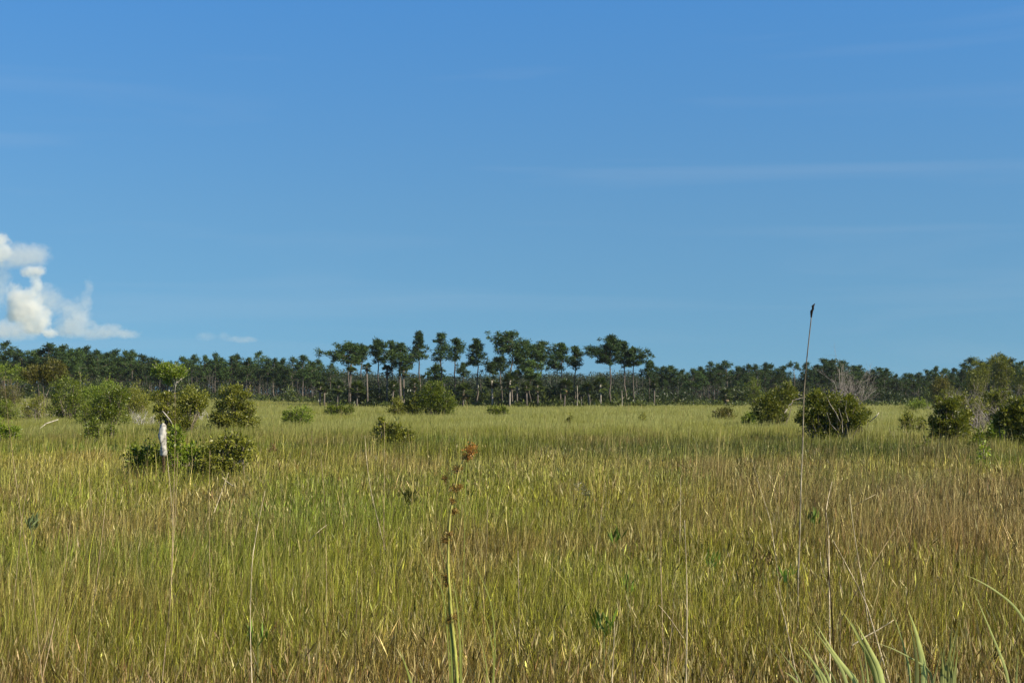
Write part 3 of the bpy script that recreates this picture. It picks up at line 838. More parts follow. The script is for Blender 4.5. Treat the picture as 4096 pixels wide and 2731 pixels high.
def dead_bush(x0, x1, yt, yb, label, n=6, seed=0, col=(0.42, 0.39, 0.35), D=None, spread=0.6, r0=0.03, depth=3, name='dead_shrub', cat='dead shrub', up=0.9):
    D = D or depth_for(yb); k = D / F
    b = base_at((x0 + x1) / 2, D); h = height_for(yt, D, b[2])
    mb = MB(); rng = np.random.default_rng(seed + 2000)
    wdt = (x1 - x0) * k
    for q in range(max(1, n // 2)):
        dead_brush(mb, np.array([rng.uniform(-0.32, 0.32) * wdt, rng.normal(0, 0.3), 0.0]), h * rng.uniform(0.75, 1.0), spread, 2, rng, col, r0, depth, up)
    o = mb.make(name, M_PALE, None, True)
    o.location = [float(v) for v in b]
    return tag(o, label, cat)

# left group
shrub(22, 67, 361, 404, BN, 'olive brown crowned small tree on pale stems near the left edge', 0.13, 5200, 1, [(22, 45, 366, 384), (42, 67, 361, 381), (32, 58, 370, 384)], D=96, name='hardwood_tree', cat='tree', ns=4)
shrub(-14, 22, 399, 417, GR, 'mid green bush cut by the left photo edge, upper one', 0.11, 2600, 2, None)
shrub(-14, 19, 419, 434, BR, 'bright low bush cut by the left photo edge, lower one', 0.10, 2000, 3, [(-14, 8, 417, 434), (4, 19, 424, 434)])
shrub(48, 88, 378, 415, GR, 'large green bush left of the two joined bushes', 0.12, 5200, 4, [(52, 84, 378, 402), (47, 68, 392, 415), (64, 88, 394, 415), (55, 78, 400, 416)], mat=M_GLOSS)
shrub(84, 122, 381, 404, BR, 'lighter hazy green bush behind the large green one', 0.13, 3800, 5, [(84, 108, 384, 404), (100, 124, 382, 402)], D=112)
shrub(94, 131, 386, 420, GR, 'round bush with shiny leaves right of the large green bush', 0.11, 5200, 6, [(100, 131, 386, 408), (100, 128, 400, 420), (94, 112, 396, 414)], mat=M_GLOSS)
shrub(119, 150, 384, 412, OL, 'olive bush left of the bright crowned pale stemmed tree', 0.12, 3400, 7, None)
shrub(84, 101, 416, 433, GR, 'small low bush standing before the large green bush', 0.09, 1500, 8, None, mat=M_GLOSS)
shrub(104, 118, 421, 432, GR, 'little leafy sprig right of the small low bush', 0.08, 600, 9, None)
shrub(22, 46, 391, 416, OL, 'thin olive bush tangled with grey twigs by the left edge', 0.10, 1700, 10, None)
shrub(152, 189, 362, 398, BR, 'bright green crowned little tree on a forked white stem', 0.12, 4200, 11, [(152, 178, 363, 379), (166, 189, 364, 380), (163, 180, 371, 384)], D=84, name='hardwood_tree', cat='tree', ns=0, stem=(0.5, 0.47, 0.42))
# its forked stem
tree_q = [o for o in C.objects if o.get('label', '').startswith('bright green crowned little tree')][0]
mb = MB(); q0 = np.array(tree_q.location)
P = [pt(167, 405, 84) - q0, pt(168.5, 394, 84) - q0, pt(170, 383, 84) - q0, pt(169, 374, 84) - q0]; P[0][2] = 0
mb.tube(P, [0.06, 0.055, 0.045, 0.025], (0.5, 0.46, 0.4), 6)
mb.tube([pt(169.5, 388, 84) - q0, pt(176, 382.5, 84) - q0, pt(183.5, 377, 84) - q0], [0.045, 0.035, 0.02], (0.5, 0.45, 0.4), 5)
mb.make('fork', M_PALE, tree_q, True)
shrub(150, 208, 389, 426, OL, 'wide olive bush under the bright crowned tree', 0.11, 6400, 12, [(150, 176, 391, 406), (176, 207, 389, 410), (166, 194, 402, 427), (152, 172, 404, 420), (185, 207, 398, 412)])
shrub(211, 259, 385, 425, OL, 'tall rounded bush with pale stems at the right of the left group', 0.12, 6200, 13, [(222, 252, 385, 406), (212, 240, 396, 424), (236, 259, 403, 422), (225, 250, 402, 424)], mat=M_GLOSS)
shrub(283, 313, 405, 421, BR, 'isolated spreading light green bush right of the left group', 0.10, 2400, 14, [(283, 298, 408, 421), (292, 313, 405.5, 419)])
shrub(325, 354, 404, 412, GR, 'low twin mounded bush before the island left end', 0.13, 1900, 15, [(325, 338, 404, 412), (335, 346, 405, 412), (345, 354, 405, 411)])
shrub(389, 408, 395, 412, OL, 'yellowish bush left of the dark olive bush', 0.13, 2100, 16, [(391, 404, 396, 412), (389, 408, 403, 412)])
shrub(403, 421, 392, 412, DK, 'dark olive bush between the yellowish and the big green bush', 0.13, 2600, 17, None)
shrub(417, 457, 380, 412, GR, 'big dense green bush before the tree island', 0.13, 9000, 18, [(421, 444, 381, 402), (436, 456, 390, 411), (417, 438, 393, 412), (430, 450, 396, 412)])
shrub(372, 414, 418, 438, OL, 'isolated olive bush alone on the open meadow', 0.09, 3200, 19, [(373, 392, 420, 437), (386, 408, 421, 437), (400, 414, 428, 439), (378, 384, 418, 428)], mat=M_GLOSS)
shrub(488, 508, 405, 412, GR, 'tiny low bush on the meadow edge under the tallest pine', 0.13, 1100, 20, [(488, 498, 405, 412), (497, 508, 406.5, 412)])
shrub(566, 573, 413, 419, OL, 'little dark weed far out on the open meadow, left one', 0.10, 160, 21, None, name='weed', cat='plant')
shrub(637, 646, 411, 418, OL, 'little dark weed far out on the open meadow, right one', 0.10, 220, 22, None, name='weed', cat='plant')
shrub(710, 736, 407.5, 415, BN, 'low russet brown patch of brush on the right meadow', 0.13, 1300, 23, None)
# the left thicket closing up towards the trees
shrub(60, 100, 372, 404, GR, 'tall hazy green bush behind the large green bush, against the trunks', 0.14, 3600, 60, None, D=125)
shrub(96, 122, 376, 402, BR, 'soft light green thicket top before the left treeline trunks', 0.14, 2600, 61, None, D=130)
shrub(120, 156, 380, 404, OL, 'olive thicket left of the forked white stem', 0.13, 2800, 62, None, D=110)
shrub(176, 204, 386, 408, OL, 'yellowish olive bush right of the forked white stem', 0.12, 2400, 63, None, D=98)
shrub(76, 112, 398, 420, GR, 'shiny low bush filling between the two big green bushes', 0.10, 2800, 64, None, mat=M_GLOSS)
# right group
shrub(741, 757, 411, 420, BR, 'small bright bush left of the dark two lobed tree', 0.11, 1300, 24, None)
shrub(753, 797, 384, 421, DK, 'dark two lobed small tree with a pale stem leaning right', 0.12, 7000, 25, [(752, 778, 394, 418), (772, 797, 384, 404), (764, 786, 392, 420), (775, 785, 404, 418)], name='hardwood_tree', cat='tree')
t2 = [o for o in C.objects if o.get('label', '').startswith('dark two lobed')][0]
D2 = depth_for(421); q0 = np.array(t2.location); mb = MB()
mb.tube([pt(778, 424, D2) - q0, pt(784, 413, D2) - q0, pt(789, 405, D2) - q0, pt(793, 400, D2) - q0], [0.06, 0.055, 0.045, 0.03], (0.5, 0.46, 0.4), 5)
mb.tube([pt(793, 400, D2) - q0, pt(799, 398, D2) - q0, pt(807, 396, D2) - q0], [0.03, 0.02, 0.01], (0.4, 0.37, 0.33), 4)
mb.make('leaning_stem', M_PALE, t2, True)
shrub(796, 862, 390, 433, DK, 'largest dark bush on the right, white branches showing through', 0.11, 9500, 26,
      [(806, 842, 391, 416), (796, 824, 404, 428), (808, 846, 408, 432), (828, 856, 394, 424), (840, 864, 404, 426)], ns=14)
t3 = [o for o in C.objects if o.get('label', '').startswith('largest dark bush')][0]
D3 = depth_for(433) ; q0 = np.array(t3.location); mb = MB()
for L, r in (([(826, 396), (829, 404), (835, 412), (840, 424)], 0.013), ([(842, 432), (841, 420), (838, 408)], 0.013), ([(836, 430), (831, 423), (826, 412)], 0.012), ([(848, 421), (844, 410), (846, 400)], 0.010)):
    L2 = [(a + 1.2 * math.sin(a * 2.1 + q), b_, ) for q, (a, b_) in enumerate(L)]
    mb.tube([pt(a, b_, D3 - 1.0 + 0.5 * (q % 2)) - q0 for q, (a, b_) in enumerate(L2)], r, (0.30, 0.275, 0.23), 5)
mb.make('bare_branch', M_PALE, t3, True)
dead_bush(836, 860, 343, 428, 'tall bare silvery dead tree rising behind the largest dark bush', 12, 3, (0.30, 0.275, 0.25), D=70, spread=0.13, r0=0.032, depth=4, name='dead_tree', cat='dead tree')
dead_bush(822, 832, 378, 426, 'short bare greyish sapling rising out of the largest dark bush', 3, 4, (0.42, 0.38, 0.35), D=66, spread=0.12, r0=0.025)
shrub(745, 763, 376, 402, GR, 'clear green rounded tree in the right treeline', 0.17, 3000, 27, None, D=190, name='hardwood_tree', cat='tree')
shrub(780, 793, 378, 402, OL, 'yellow green small tree behind the dark two lobed one', 0.16, 1900, 28, None, D=165, name='hardwood_tree', cat='tree')
shrub(899, 926, 411, 427, OL, 'sparse wispy bush alone in the gap on the right meadow', 0.09, 1100, 29, [(899, 908, 414, 426), (903, 914, 411, 424), (916, 925, 416, 427)])
dead_bush(874, 905, 419, 430, 'low purplish grey heap of dead brush right of the largest dark bush', 14, 5, (0.22, 0.19, 0.20), spread=1.6, r0=0.02, up=0.4)
shrub(903, 931, 398.5, 407, BR, 'low yellow green bushes at the meadow edge far right', 0.14, 1600, 30, None)
shrub(929, 960, 396, 433, DK, 'dark dense bush left of the grey thicket', 0.11, 6000, 31, [(934, 956, 396, 418), (930, 948, 408, 432), (942, 962, 406, 430)])
shrub(957, 972, 404, 432, OL, 'thin olive bush between the dark bush and the grey thicket', 0.10, 1500, 32, None)
dead_bush(958, 990, 384, 433, 'bare grey thicket left half near the right edge', 14, 6, (0.26, 0.235, 0.215), D=60, spread=0.4)
dead_bush(940, 972, 378, 420, 'wispy grey bare twigs rising behind the dark dense bush', 14, 12, (0.24, 0.22, 0.20), D=72, spread=0.5, r0=0.022)
dead_bush(1004, 1030, 372, 420, 'wispy grey bare twigs behind the bush at the right photo edge', 14, 13, (0.24, 0.22, 0.20), D=76, spread=0.45, r0=0.022)
dead_bush(970, 1000, 376, 424, 'taller grey bare twigs in the middle of the right edge thicket', 16, 14, (0.22, 0.20, 0.18), D=80, spread=0.5, r0=0.022)
dead_bush(984, 1014, 384, 433, 'bare grey thicket right half near the right edge', 14, 7, (0.26, 0.235, 0.215), D=59, spread=0.4)
shrub(994, 1040, 397, 438, DK, 'dark bush cut by the right photo edge', 0.11, 8000, 33, [(1008, 1036, 398, 424), (996, 1016, 408, 434), (1008, 1040, 414, 438)])
shrub(984, 1004, 415, 435, BR, 'bright light green bush before the dark edge bush', 0.10, 2400, 34, None, mat=M_GLOSS)
shrub(966, 986, 428, 444, GR, 'loose bush with shiny leaves before the grey thicket', 0.11, 700, 35, None, mat=M_GLOSS)
shrub(970, 992, 444, 460, BR, 'sparse plant with big shining leaves low on the right', 0.10, 260, 36, None, mat=M_GLOSS, name='leafy_plant', cat='plant')
shrub(917, 925, 435, 445, GR, 'tiny shiny leaved sprig left of the loose bush', 0.08, 90, 37, None, mat=M_GLOSS, name='leafy_plant', cat='plant')
shrub(930, 951, 372, 402, BN, 'brown green rounded tree above the dark dense bush', 0.18, 2600, 38, None, D=150, name='hardwood_tree', cat='tree')
shrub(964, 985, 366, 404, DK, 'olive tree with thin foliage above the grey thicket', 0.17, 2000, 39, None, D=140, name='hardwood_tree', cat='tree')
shrub(966, 992, 357, 402, DK, 'taller loose olive tree rising over the grey thicket', 0.17, 3200, 65, [(966, 982, 358, 378), (976, 992, 363, 384), (968, 986, 374, 392)], D=150, name='hardwood_tree', cat='tree')
shrub(990, 1014, 354, 402, DK, 'tall dark rounded tree above the right edge bush', 0.18, 3800, 66, [(990, 1010, 354, 374), (1000, 1014, 362, 384), (992, 1008, 370, 392)], D=155, name='hardwood_tree', cat='tree')
shrub(1010, 1044, 361, 402, DK, 'broad tree cut by the right photo edge above the bush', 0.18, 3800, 67, None, D=140, name='hardwood_tree', cat='tree')
shrub(936, 962, 384, 408, DK, 'dark undergrowth above the dark dense bush', 0.14, 2400, 68, None, D=120)
shrub(0, 26, 362, 400, BR, 'hazy light green trees at the far left edge', 0.2, 2600, 40, [(-8, 12, 364, 382), (8, 27, 366, 384)], D=190, name='hardwood_tree', cat='tree')
shrub(-10, 26, 380, 402, BN, 'brown leafless looking scrub at the far left edge', 0.14, 2600, 41, None, D=150)
dead_bush(134, 149, 399, 420, 'pale grey dead bush between the shiny bush and the wide olive one', 8, 8, (0.45, 0.43, 0.42), spread=0.7)
dead_bush(203, 214, 396, 416, 'grey dead twigs left of the tall rounded bush', 5, 9, (0.40, 0.38, 0.36), spread=0.5)
dead_bush(26, 58, 390, 414, 'pale fallen grey branches below the olive brown tree', 8, 10, (0.50, 0.48, 0.44), spread=0.9, r0=0.035)
dead_bush(188, 204, 412, 424, 'greyish dry shrub under the wide olive bush', 6, 11, (0.36, 0.35, 0.30), spread=0.8, r0=0.015)

# leafy shrubs round the white stump
shrub(128, 168, 438, 468, GR, 'shiny leaved shrub on the left of the white stump', 0.085, 1500, 50, [(128, 146, 446, 468), (142, 166, 440, 468), (150, 168, 450, 470)], mat=M_GLOSS)
shrub(163, 200, 428, 468, BR, 'tallest shiny shrub just right of the white stump', 0.085, 2000, 51, [(168, 184, 428, 446), (163, 186, 440, 468), (180, 202, 444, 468)], mat=M_GLOSS)
shrub(197, 256, 431, 468, OL, 'wide coppery tipped shrub further right of the stump', 0.085, 2300, 52, [(197, 216, 442, 466), (214, 240, 431, 452), (232, 256, 436, 456), (206, 236, 446, 468), (228, 246, 452, 466)], mat=M_GLOSS)

# white stump
def build_stump():
    D = 27.3
    b = base_at(163.5, D); mb = MB(); rng = np.random.default_rng(4)
    k = D / F
    prof = [(470, 1.2, 0.8), (456, 1.5, 0.9), (454.5, 2.7, 1.0), (449, 2.9, 0.8), (445.5, 2.1, 0.3), (441, 2.8, 0.0), (434, 3.2, -0.4), (430.5, 2.9, -0.3), (427.5, 3.0, 0.2), (425, 2.2, 0.3), (423.2, 1.2, 0.2), (422.4, 0.4, 0.1)]
    # irregular lofted body
    sides = 14; V = []; zs = []
    ys = [p[0] for p in prof]
    rings = 36
    for i in range(rings):
        y = 472 + (422.4 - 472) * i / (rings - 1)
        r = np.interp(-y, [-p[0] for p in prof], [p[1] for p in prof]) * k * 1.22
        ox = np.interp(-y, [-p[0] for p in prof], [p[2] for p in prof]) * k
        z = pt(163.5, y, D)[2]
        for j in range(sides):
            a = j / sides * 6.283
            rr = r * (1 + 0.13 * math.sin(3 * a + i * 0.35) + 0.1 * math.sin(5 * a - i * 0.6) + rng.normal(0, 0.07))
            V.append((ox + math.cos(a) * rr, math.sin(a) * rr * 0.9, z))
    Q = [(i * sides + j, i * sides + (j + 1) % sides, (i + 1) * sides + (j + 1) % sides, (i + 1) * sides + j) for i in range(rings - 1) for j in range(sides)]
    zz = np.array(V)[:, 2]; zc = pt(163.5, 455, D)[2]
    cc = lerp(np.array([0.10, 0.065, 0.035]), np.array([0.56, 0.54, 0.49]), smooth(zc - 0.02, zc + 0.03, zz)) * np.random.default_rng(3).choice([1, 1, 1, 0.8, 0.35], len(zz))[:, None]  # foot painted dark brown for the shade it sinks into
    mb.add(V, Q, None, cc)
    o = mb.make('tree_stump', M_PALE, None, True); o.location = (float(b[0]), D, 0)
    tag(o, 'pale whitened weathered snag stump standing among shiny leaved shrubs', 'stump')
    m2 = MB()
    m2.tube([pt(162.4, 410.4, 31) * 1, pt(165.5, 414, 31), pt(169.5, 419, 31), pt(172.5, 424, 31.2), pt(176, 435, 31.5), pt(178, 450, 32)], [0.010, 0.016, 0.015, 0.010, 0.008, 0.006], (0.42, 0.39, 0.34), 5)
    o = m2.make('dead_branch', M_PALE, None, True)
    tag(o, 'slanting broken white branch above the white stump', 'branch')
build_stump()
mb = MB()
mb.tube([pt(58, 419, 70), pt(46, 423, 68), pt(40, 428, 66)], [0.03, 0.03, 0.02], (0.5, 0.46, 0.38), 4)
tag(mb.make('fallen_branch', M_PALE), 'thin pale fallen branch lying in the grass before the left bushes', 'branch')
mb = MB()
mb.tube([pt(870, 421, 70), pt(876, 416, 69), pt(879, 412, 69)], [0.03, 0.035, 0.02], (0.55, 0.5, 0.42), 4)
tag(mb.make('fallen_branch', M_PALE), 'short pale broken branch sticking up right of the largest dark bush', 'branch')

shrub(834, 870, 393, 429, OL, 'lighter olive leaves standing for the sunlit right side of the largest dark bush', 0.10, 3600, 70, [(836, 856, 395, 416), (850, 870, 404, 424), (838, 862, 410, 429)], D=59)  # sunlit side of the dark bush, put into the colour of added leaves
shrub(952, 986, 392, 425, OL, 'olive tangle of leaves among the grey twigs near the right edge', 0.11, 2600, 71, [(954, 972, 394, 412), (968, 986, 398, 416), (958, 980, 408, 424)], D=69)
shrub(980, 1012, 388, 424, DK, 'dark leafy mass joining the grey thicket to the right edge bush', 0.12, 3800, 72, [(982, 1000, 390, 410), (994, 1012, 388, 410), (984, 1008, 404, 424)], D=74)

# ------------------------------------------------------------------ single stalks
PALEC = (0.40, 0.31, 0.18); BRIGHT = (0.60, 0.51, 0.33); DARKC = (0.09, 0.065, 0.035); YEL = (0.34, 0.33, 0.09)
def stalk(P, label, w=1.0, col=PALEC, D=None, name='dry_stalk', cat='stalk', extend=True, dz=0.0):
    """polyline in pixels, tip first; the foot is carried down to the ground"""
    yb = P[-1][1]
    if D is None:
        D = depth_for(yb) if yb < 672 else 6.9
        D = min(D, 40)
    n = len(P)
    W3 = [pt(x, y, D + 0.25 * math.sin(i * 1.3 + x)) for i, (x, y) in enumerate(P)]
    e = W3[-1].copy(); d = W3[-1] - W3[-2]; d /= np.linalg.norm(d) + 1e-9
    if extend:
        t = e[2] / max(-d[2], 0.25)
        g = e + d * t; g[2] = 0.0
        W3.append(g)
    W3 = np.array(W3); b = W3[-1].copy()
    W3 = W3 - b
    # resample for a smooth curve
    s = np.linspace(0, len(W3) - 1, (len(W3) - 1) * 4 + 1)
    Pn = np.stack([np.interp(s, np.arange(len(W3)), W3[:, i]) for i in range(3)], 1)
    for _ in range(2):
        Pn[1:-1] = 0.25 * Pn[:-2] + 0.5 * Pn[1:-1] + 0.25 * Pn[2:]
    Pn = Pn[::-1]
    rng = np.random.default_rng(int(P[0][0] * 7) % 9999)
    r = w * 1.08 * D / F * 0.5 * np.linspace(1.05, 0.5, len(Pn)) * rng.uniform(0.9, 1.1, len(Pn))
    mb = MB()
    c = np.array(col) * rng.uniform(0.75, 1.2, (len(Pn), 1))
    mb.tube(Pn, r, c, 5)
    o = mb.make(name, M_STALK, None, True)
    o.location = [float(v) for v in b]
    return tag(o, label, cat, 'tall dry stalks standing in the grass')

STALKS = [
 ([(3.8, 376), (8, 420), (12, 450), (21, 517), (30, 569), (36.5, 621), (40, 658)], 'tallest pale stem near the left edge, its tip above the bushes', 0.8, PALEC, None),
 ([(30.5, 468), (21.6, 517), (14, 600)], 'stem crossing the tallest left edge stem like an X', 0.7, PALEC, None),
 ([(71, 515), (65, 569), (57, 611), (50, 643)], 'curved tan stem second cluster from the left edge', 0.8, PALEC, None),
 ([(108, 480), (98, 573), (89, 629), (84, 680)], 'long tan stem leaning right between left edge and stump', 0.9, PALEC, None),
 ([(175, 392), (175, 450), (173, 524), (171, 591), (166.7, 633), (162, 683)], 'very long straight tan stem rising past the white stump', 0.95, PALEC, 7.2),
 ([(167, 454), (172.6, 512), (173, 560)], 'thin speckled stem slanting from the stump foot to the long one', 0.8, BRIGHT, None),
 ([(178, 452), (175, 520), (172, 575)], 'fine stem hugging the very long stem on its right', 0.6, PALEC, None),
 ([(265, 490), (258, 524), (251.5, 561.6), (250, 628.6), (252, 683)], 'bowed pale stem alone in the left half foreground', 1.1, BRIGHT, 6.9),
 ([(210, 450), (209, 500), (209.8, 570)], 'faint upright stem under the coppery shrub', 0.6, PALEC, None),
 ([(228.6, 472), (221, 493), (214, 512)], 'short bright stem with a cross piece under the coppery shrub', 1.1, BRIGHT, None),
 ([(222, 477), (227, 481), (233, 485.5)], 'bright cross piece caught on the short bright stem', 1.0, BRIGHT, 19.0),
 ([(89, 475), (91, 498), (94, 521)], 'short leaning stem left of the stump below the bushes', 0.7, PALEC, None),
 ([(321, 457), (324, 490), (326, 539), (326.6, 591)], 'upright thin stem a third of the way across', 0.7, PALEC, None),
 ([(327, 524), (318, 531), (309, 540)], 'short straw lying slantwise against the upright thin stem', 0.7, BRIGHT, 14.0),
 ([(342, 477), (343, 505), (344, 536)], 'short pale upright stem right of the one a third across', 0.7, PALEC, None),
 ([(364.8, 435), (367, 465), (371.4, 494), (379.6, 527)], 'curved white stem below the isolated olive bush, left one', 0.9, BRIGHT, None),
 ([(384.4, 421), (384.6, 460), (384, 500), (383.7, 533)], 'straight stem rising before the isolated olive bush', 0.7, PALEC, None),
 ([(357.4, 570), (356.5, 610), (355.7, 647)], 'pale stem low in the foreground left of the flowering sedge', 0.9, PALEC, None),
 ([(518, 550), (518.6, 585), (519, 622)], 'short upright white stem right of the flowering sedge', 0.8, BRIGHT, None),
 ([(488, 495), (487, 540), (484.8, 583)], 'thin pinkish stem behind the sedge blades', 0.7, PALEC, None),
 ([(312, 430), (311, 460), (308, 485)], 'thin stem below the isolated light green bush', 0.6, PALEC, None),
 ([(684.4, 519.8), (686.9, 576), (687, 632.6), (686, 683)], 'thick white upright stem at two thirds across', 1.4, BRIGHT, 6.8),
 ([(680.6, 477), (680.8, 500), (680, 530)], 'short stem right above the thick white one', 0.7, BRIGHT, None),
 ([(661, 528.7), (660.6, 557), (661.6, 592.5)], 'dark tipped upright stem left of the thick white one', 0.9, PALEC, None),
 ([(675.4, 580.6), (672.5, 620.7), (666.5, 673)], 'leaning brown stem close left of the thick white one', 0.9, PALEC, 7.2),
 ([(658.4, 604), (668.8, 616), (682.9, 637)], 'bright broken straw leaning onto the thick white stem', 1.1, BRIGHT, 8.4),
 ([(614.6, 620.7), (613.5, 650), (612, 683)], 'bright upright stub at the bottom edge middle right', 1.2, BRIGHT, 6.6),
 ([(632.4, 623.7), (634, 650), (636, 683)], 'dark brown stem at the bottom edge right of the bright stub', 1.1, DARKC, 6.7),
 ([(605, 482), (602, 510), (598, 536)], 'faint slanting stem right of the grey dried flowers', 0.6, PALEC, None),
 ([(752, 459), (760, 488), (771, 521), (774, 545), (777, 568.8)], 'bent pale stem between the middle and the black tipped reed', 0.9, BRIGHT, None),
 ([(775, 586), (783.8, 613), (793, 658)], 'broken lower stem under the bent pale one', 1.0, BRIGHT, None),
 ([(768, 459), (777, 502), (784.6, 557)], 'thin stem parallel on the right of the bent pale one', 0.6, PALEC, None),
 ([(754.9, 502), (754, 530), (753.4, 562)], 'dark upright stem left of the bent pale one', 0.9, DARKC, None),
 ([(832, 481), (828, 498), (825.7, 512), (828.7, 531), (829, 560)], 'kinked bright stem right of the black tipped reed', 1.2, BRIGHT, 9.5),
 ([(825, 506), (826.4, 546.5), (831, 598), (833, 636)], 'dark leaning stem below the kinked bright one', 1.5, DARKC, None),
 ([(833, 539.8), (848, 567), (865.8, 601), (872.5, 624)], 'thick bright stem slanting down to the right above the sawgrass', 1.5, BRIGHT, None),
 ([(849.5, 493), (854, 531.6), (859, 562), (862.8, 583.6), (865, 600)], 'upright bright stem meeting the thick slanting one', 1.1, BRIGHT, 9.6),
 ([(911.8, 505), (892.5, 533), (864, 577.7), (846.5, 609)], 'long straw slanting up to the right across the others', 0.9, PALEC, None),
 ([(875.4, 493.8), (865, 499), (854, 505)], 'short straw pointing right above the slanting ones', 0.7, BRIGHT, 19.0),
 ([(940.7, 466), (929, 479), (917.7, 491.6)], 'short far straw slanting up right near the shining plant', 0.6, PALEC, None),
 ([(894, 619), (880, 628), (865.8, 635.5), (852.4, 644.4)], 'thick pale straw lying across the sawgrass leaves', 1.5, BRIGHT, 8.0),
 ([(840.5, 610), (840, 645), (839.8, 683)], 'upright tan stem at the bottom edge among the sawgrass', 1.0, PALEC, 6.9),
 ([(815, 628), (814.5, 655), (813.8, 683)], 'upright tan stem at the bottom edge left of the sawgrass', 0.9, PALEC, 6.8),
 ([(820.5, 551), (820.5, 562), (823, 570)], 'small curved straw between the reed and the dark stem', 0.8, BRIGHT, None),
 ([(914.8, 499), (908.8, 554), (907, 591)], 'thin dark stem in the right foreground', 0.8, DARKC, None),
 ([(978, 460), (979, 500), (976, 540)], 'thin dark stem far right under the shining plant', 0.7, DARKC, None),
]
for i, (P, lab, wd, col, D) in enumerate(STALKS):
    lying = any(s in lab for s in ('cross piece', 'short straw', 'broken straw', 'lying across'))
    stalk(P, lab, wd, col, D, extend=not lying)

# more thin stems scattered, each its own plant
rng = np.random.default_rng(33)
def blade_obj(P, D, w, col, parent, q0, name='leaf', fold=0.35, col2=None):
    """long keeled leaf through pixel points (tip first) ending at the plant's foot"""
    W3 = [pt(x, y, D) if len(p) == 2 else pt(x, y, p[2]) for p in P for (x, y) in [p[:2]]]
    W3 = np.array(W3[::-1]) - q0
    W3 = np.vstack([[0 + 0.0, 0, 0], W3]) if W3[0][2] > 0.3 else W3
    s = np.linspace(0, len(W3) - 1, (len(W3) - 1) * 5 + 1)
    Pn = np.stack([np.interp(s, np.arange(len(W3)), W3[:, i]) for i in range(3)], 1)
    for _ in range(4):
        Pn[1:-1] = 0.25 * Pn[:-2] + 0.5 * Pn[1:-1] + 0.25 * Pn[2:]
    n = len(Pn); t = np.linspace(0, 1, n)
    tan = np.gradient(Pn, axis=0); tan /= np.linalg.norm(tan, axis=1)[:, None]
    side = np.cross(tan, [0.15, -1, 0.1]); side /= np.linalg.norm(side, axis=1)[:, None]
    nor = np.cross(side, tan)
    hw = (w / 2) * np.clip((1 - t) * 1.6, 0.04, 1)[:, None]
    mb = MB()
    V = np.stack([Pn - side * hw, Pn + nor * hw * fold, Pn + side * hw], 1).reshape(-1, 3)
    i = np.arange(n - 1)[:, None] * 3
    Q = np.concatenate([i + [0, 1, 4, 3], i + [1, 2, 5, 4]], 0)
    c = lerp(np.array(col), np.array(col2 if col2 is not None else col), t)
    c = lerp(c.mean(0), np.array([0.36, 0.25, 0.09]), 0.9 * smooth(0.86, 1.0, t)) * (c / c.mean(0)) * np.random.default_rng(n).uniform(0.88, 1.1, (n, 1))
    K = np.stack([c * 0.82, c * 1.12, c * 0.9], 1).reshape(-1, 3)
    mb.add(V, Q, None, K)
    return mb.make(name, M_BLADE, parent)

# black tipped reed
def build_reed():
    P = [(811.4, 316), (806.6, 360), (803.7, 394.6), (802.7, 446), (800.8, 488), (799.5, 547.7), (798, 575)]
    D = 11.8
    base = pt(797, 575, D); base[2] = 0
    root = empty('reed', base, 'tall thin reed with a black tip reaching above the treeline into the sky', 'reed')
    W3 = np.array([pt(x, y, D) for x, y in P] + [base]) - base
    W3 = W3[::-1]
    mb = MB()
    s = np.linspace(0, len(W3) - 1, 36); Pn = np.stack([np.interp(s, np.arange(len(W3)), W3[:, i]) for i in range(3)], 1)
    for _ in range(2): Pn[1:-1] = 0.25 * Pn[:-2] + 0.5 * Pn[1:-1] + 0.25 * Pn[2:]
    r = np.linspace(0.0068, 0.0042, len(Pn))
    c = lerp(np.array([0.40, 0.35, 0.25]), np.array([0.16, 0.13, 0.09]), smooth(0.5, 0.9, np.linspace(0, 1, len(Pn))))
    c = c * np.random.default_rng(2).uniform(0.7, 1.25, (len(Pn), 1))
    mb.tube(Pn, r, c, 6)
    mb.make('stem', M_STALK, root, True)
    m2 = MB()
    T = np.array([pt(x, y, D) for x, y in [(811.2, 317), (811.6, 311), (813.0, 308.5), (812.8, 306), (814.8, 303.2)]]) - base
    m2.tube(T, [0.006, 0.012, 0.009, 0.011, 0.003], (0.02, 0.015, 0.01), 6)
    m2.tube(np.array([pt(813.2, 307, D), pt(812.6, 304.5, D)]) - base, [0.005, 0.002], (0.02, 0.015, 0.01), 4)
    m2.make('tip', M_STALK, root, True)
build_reed()

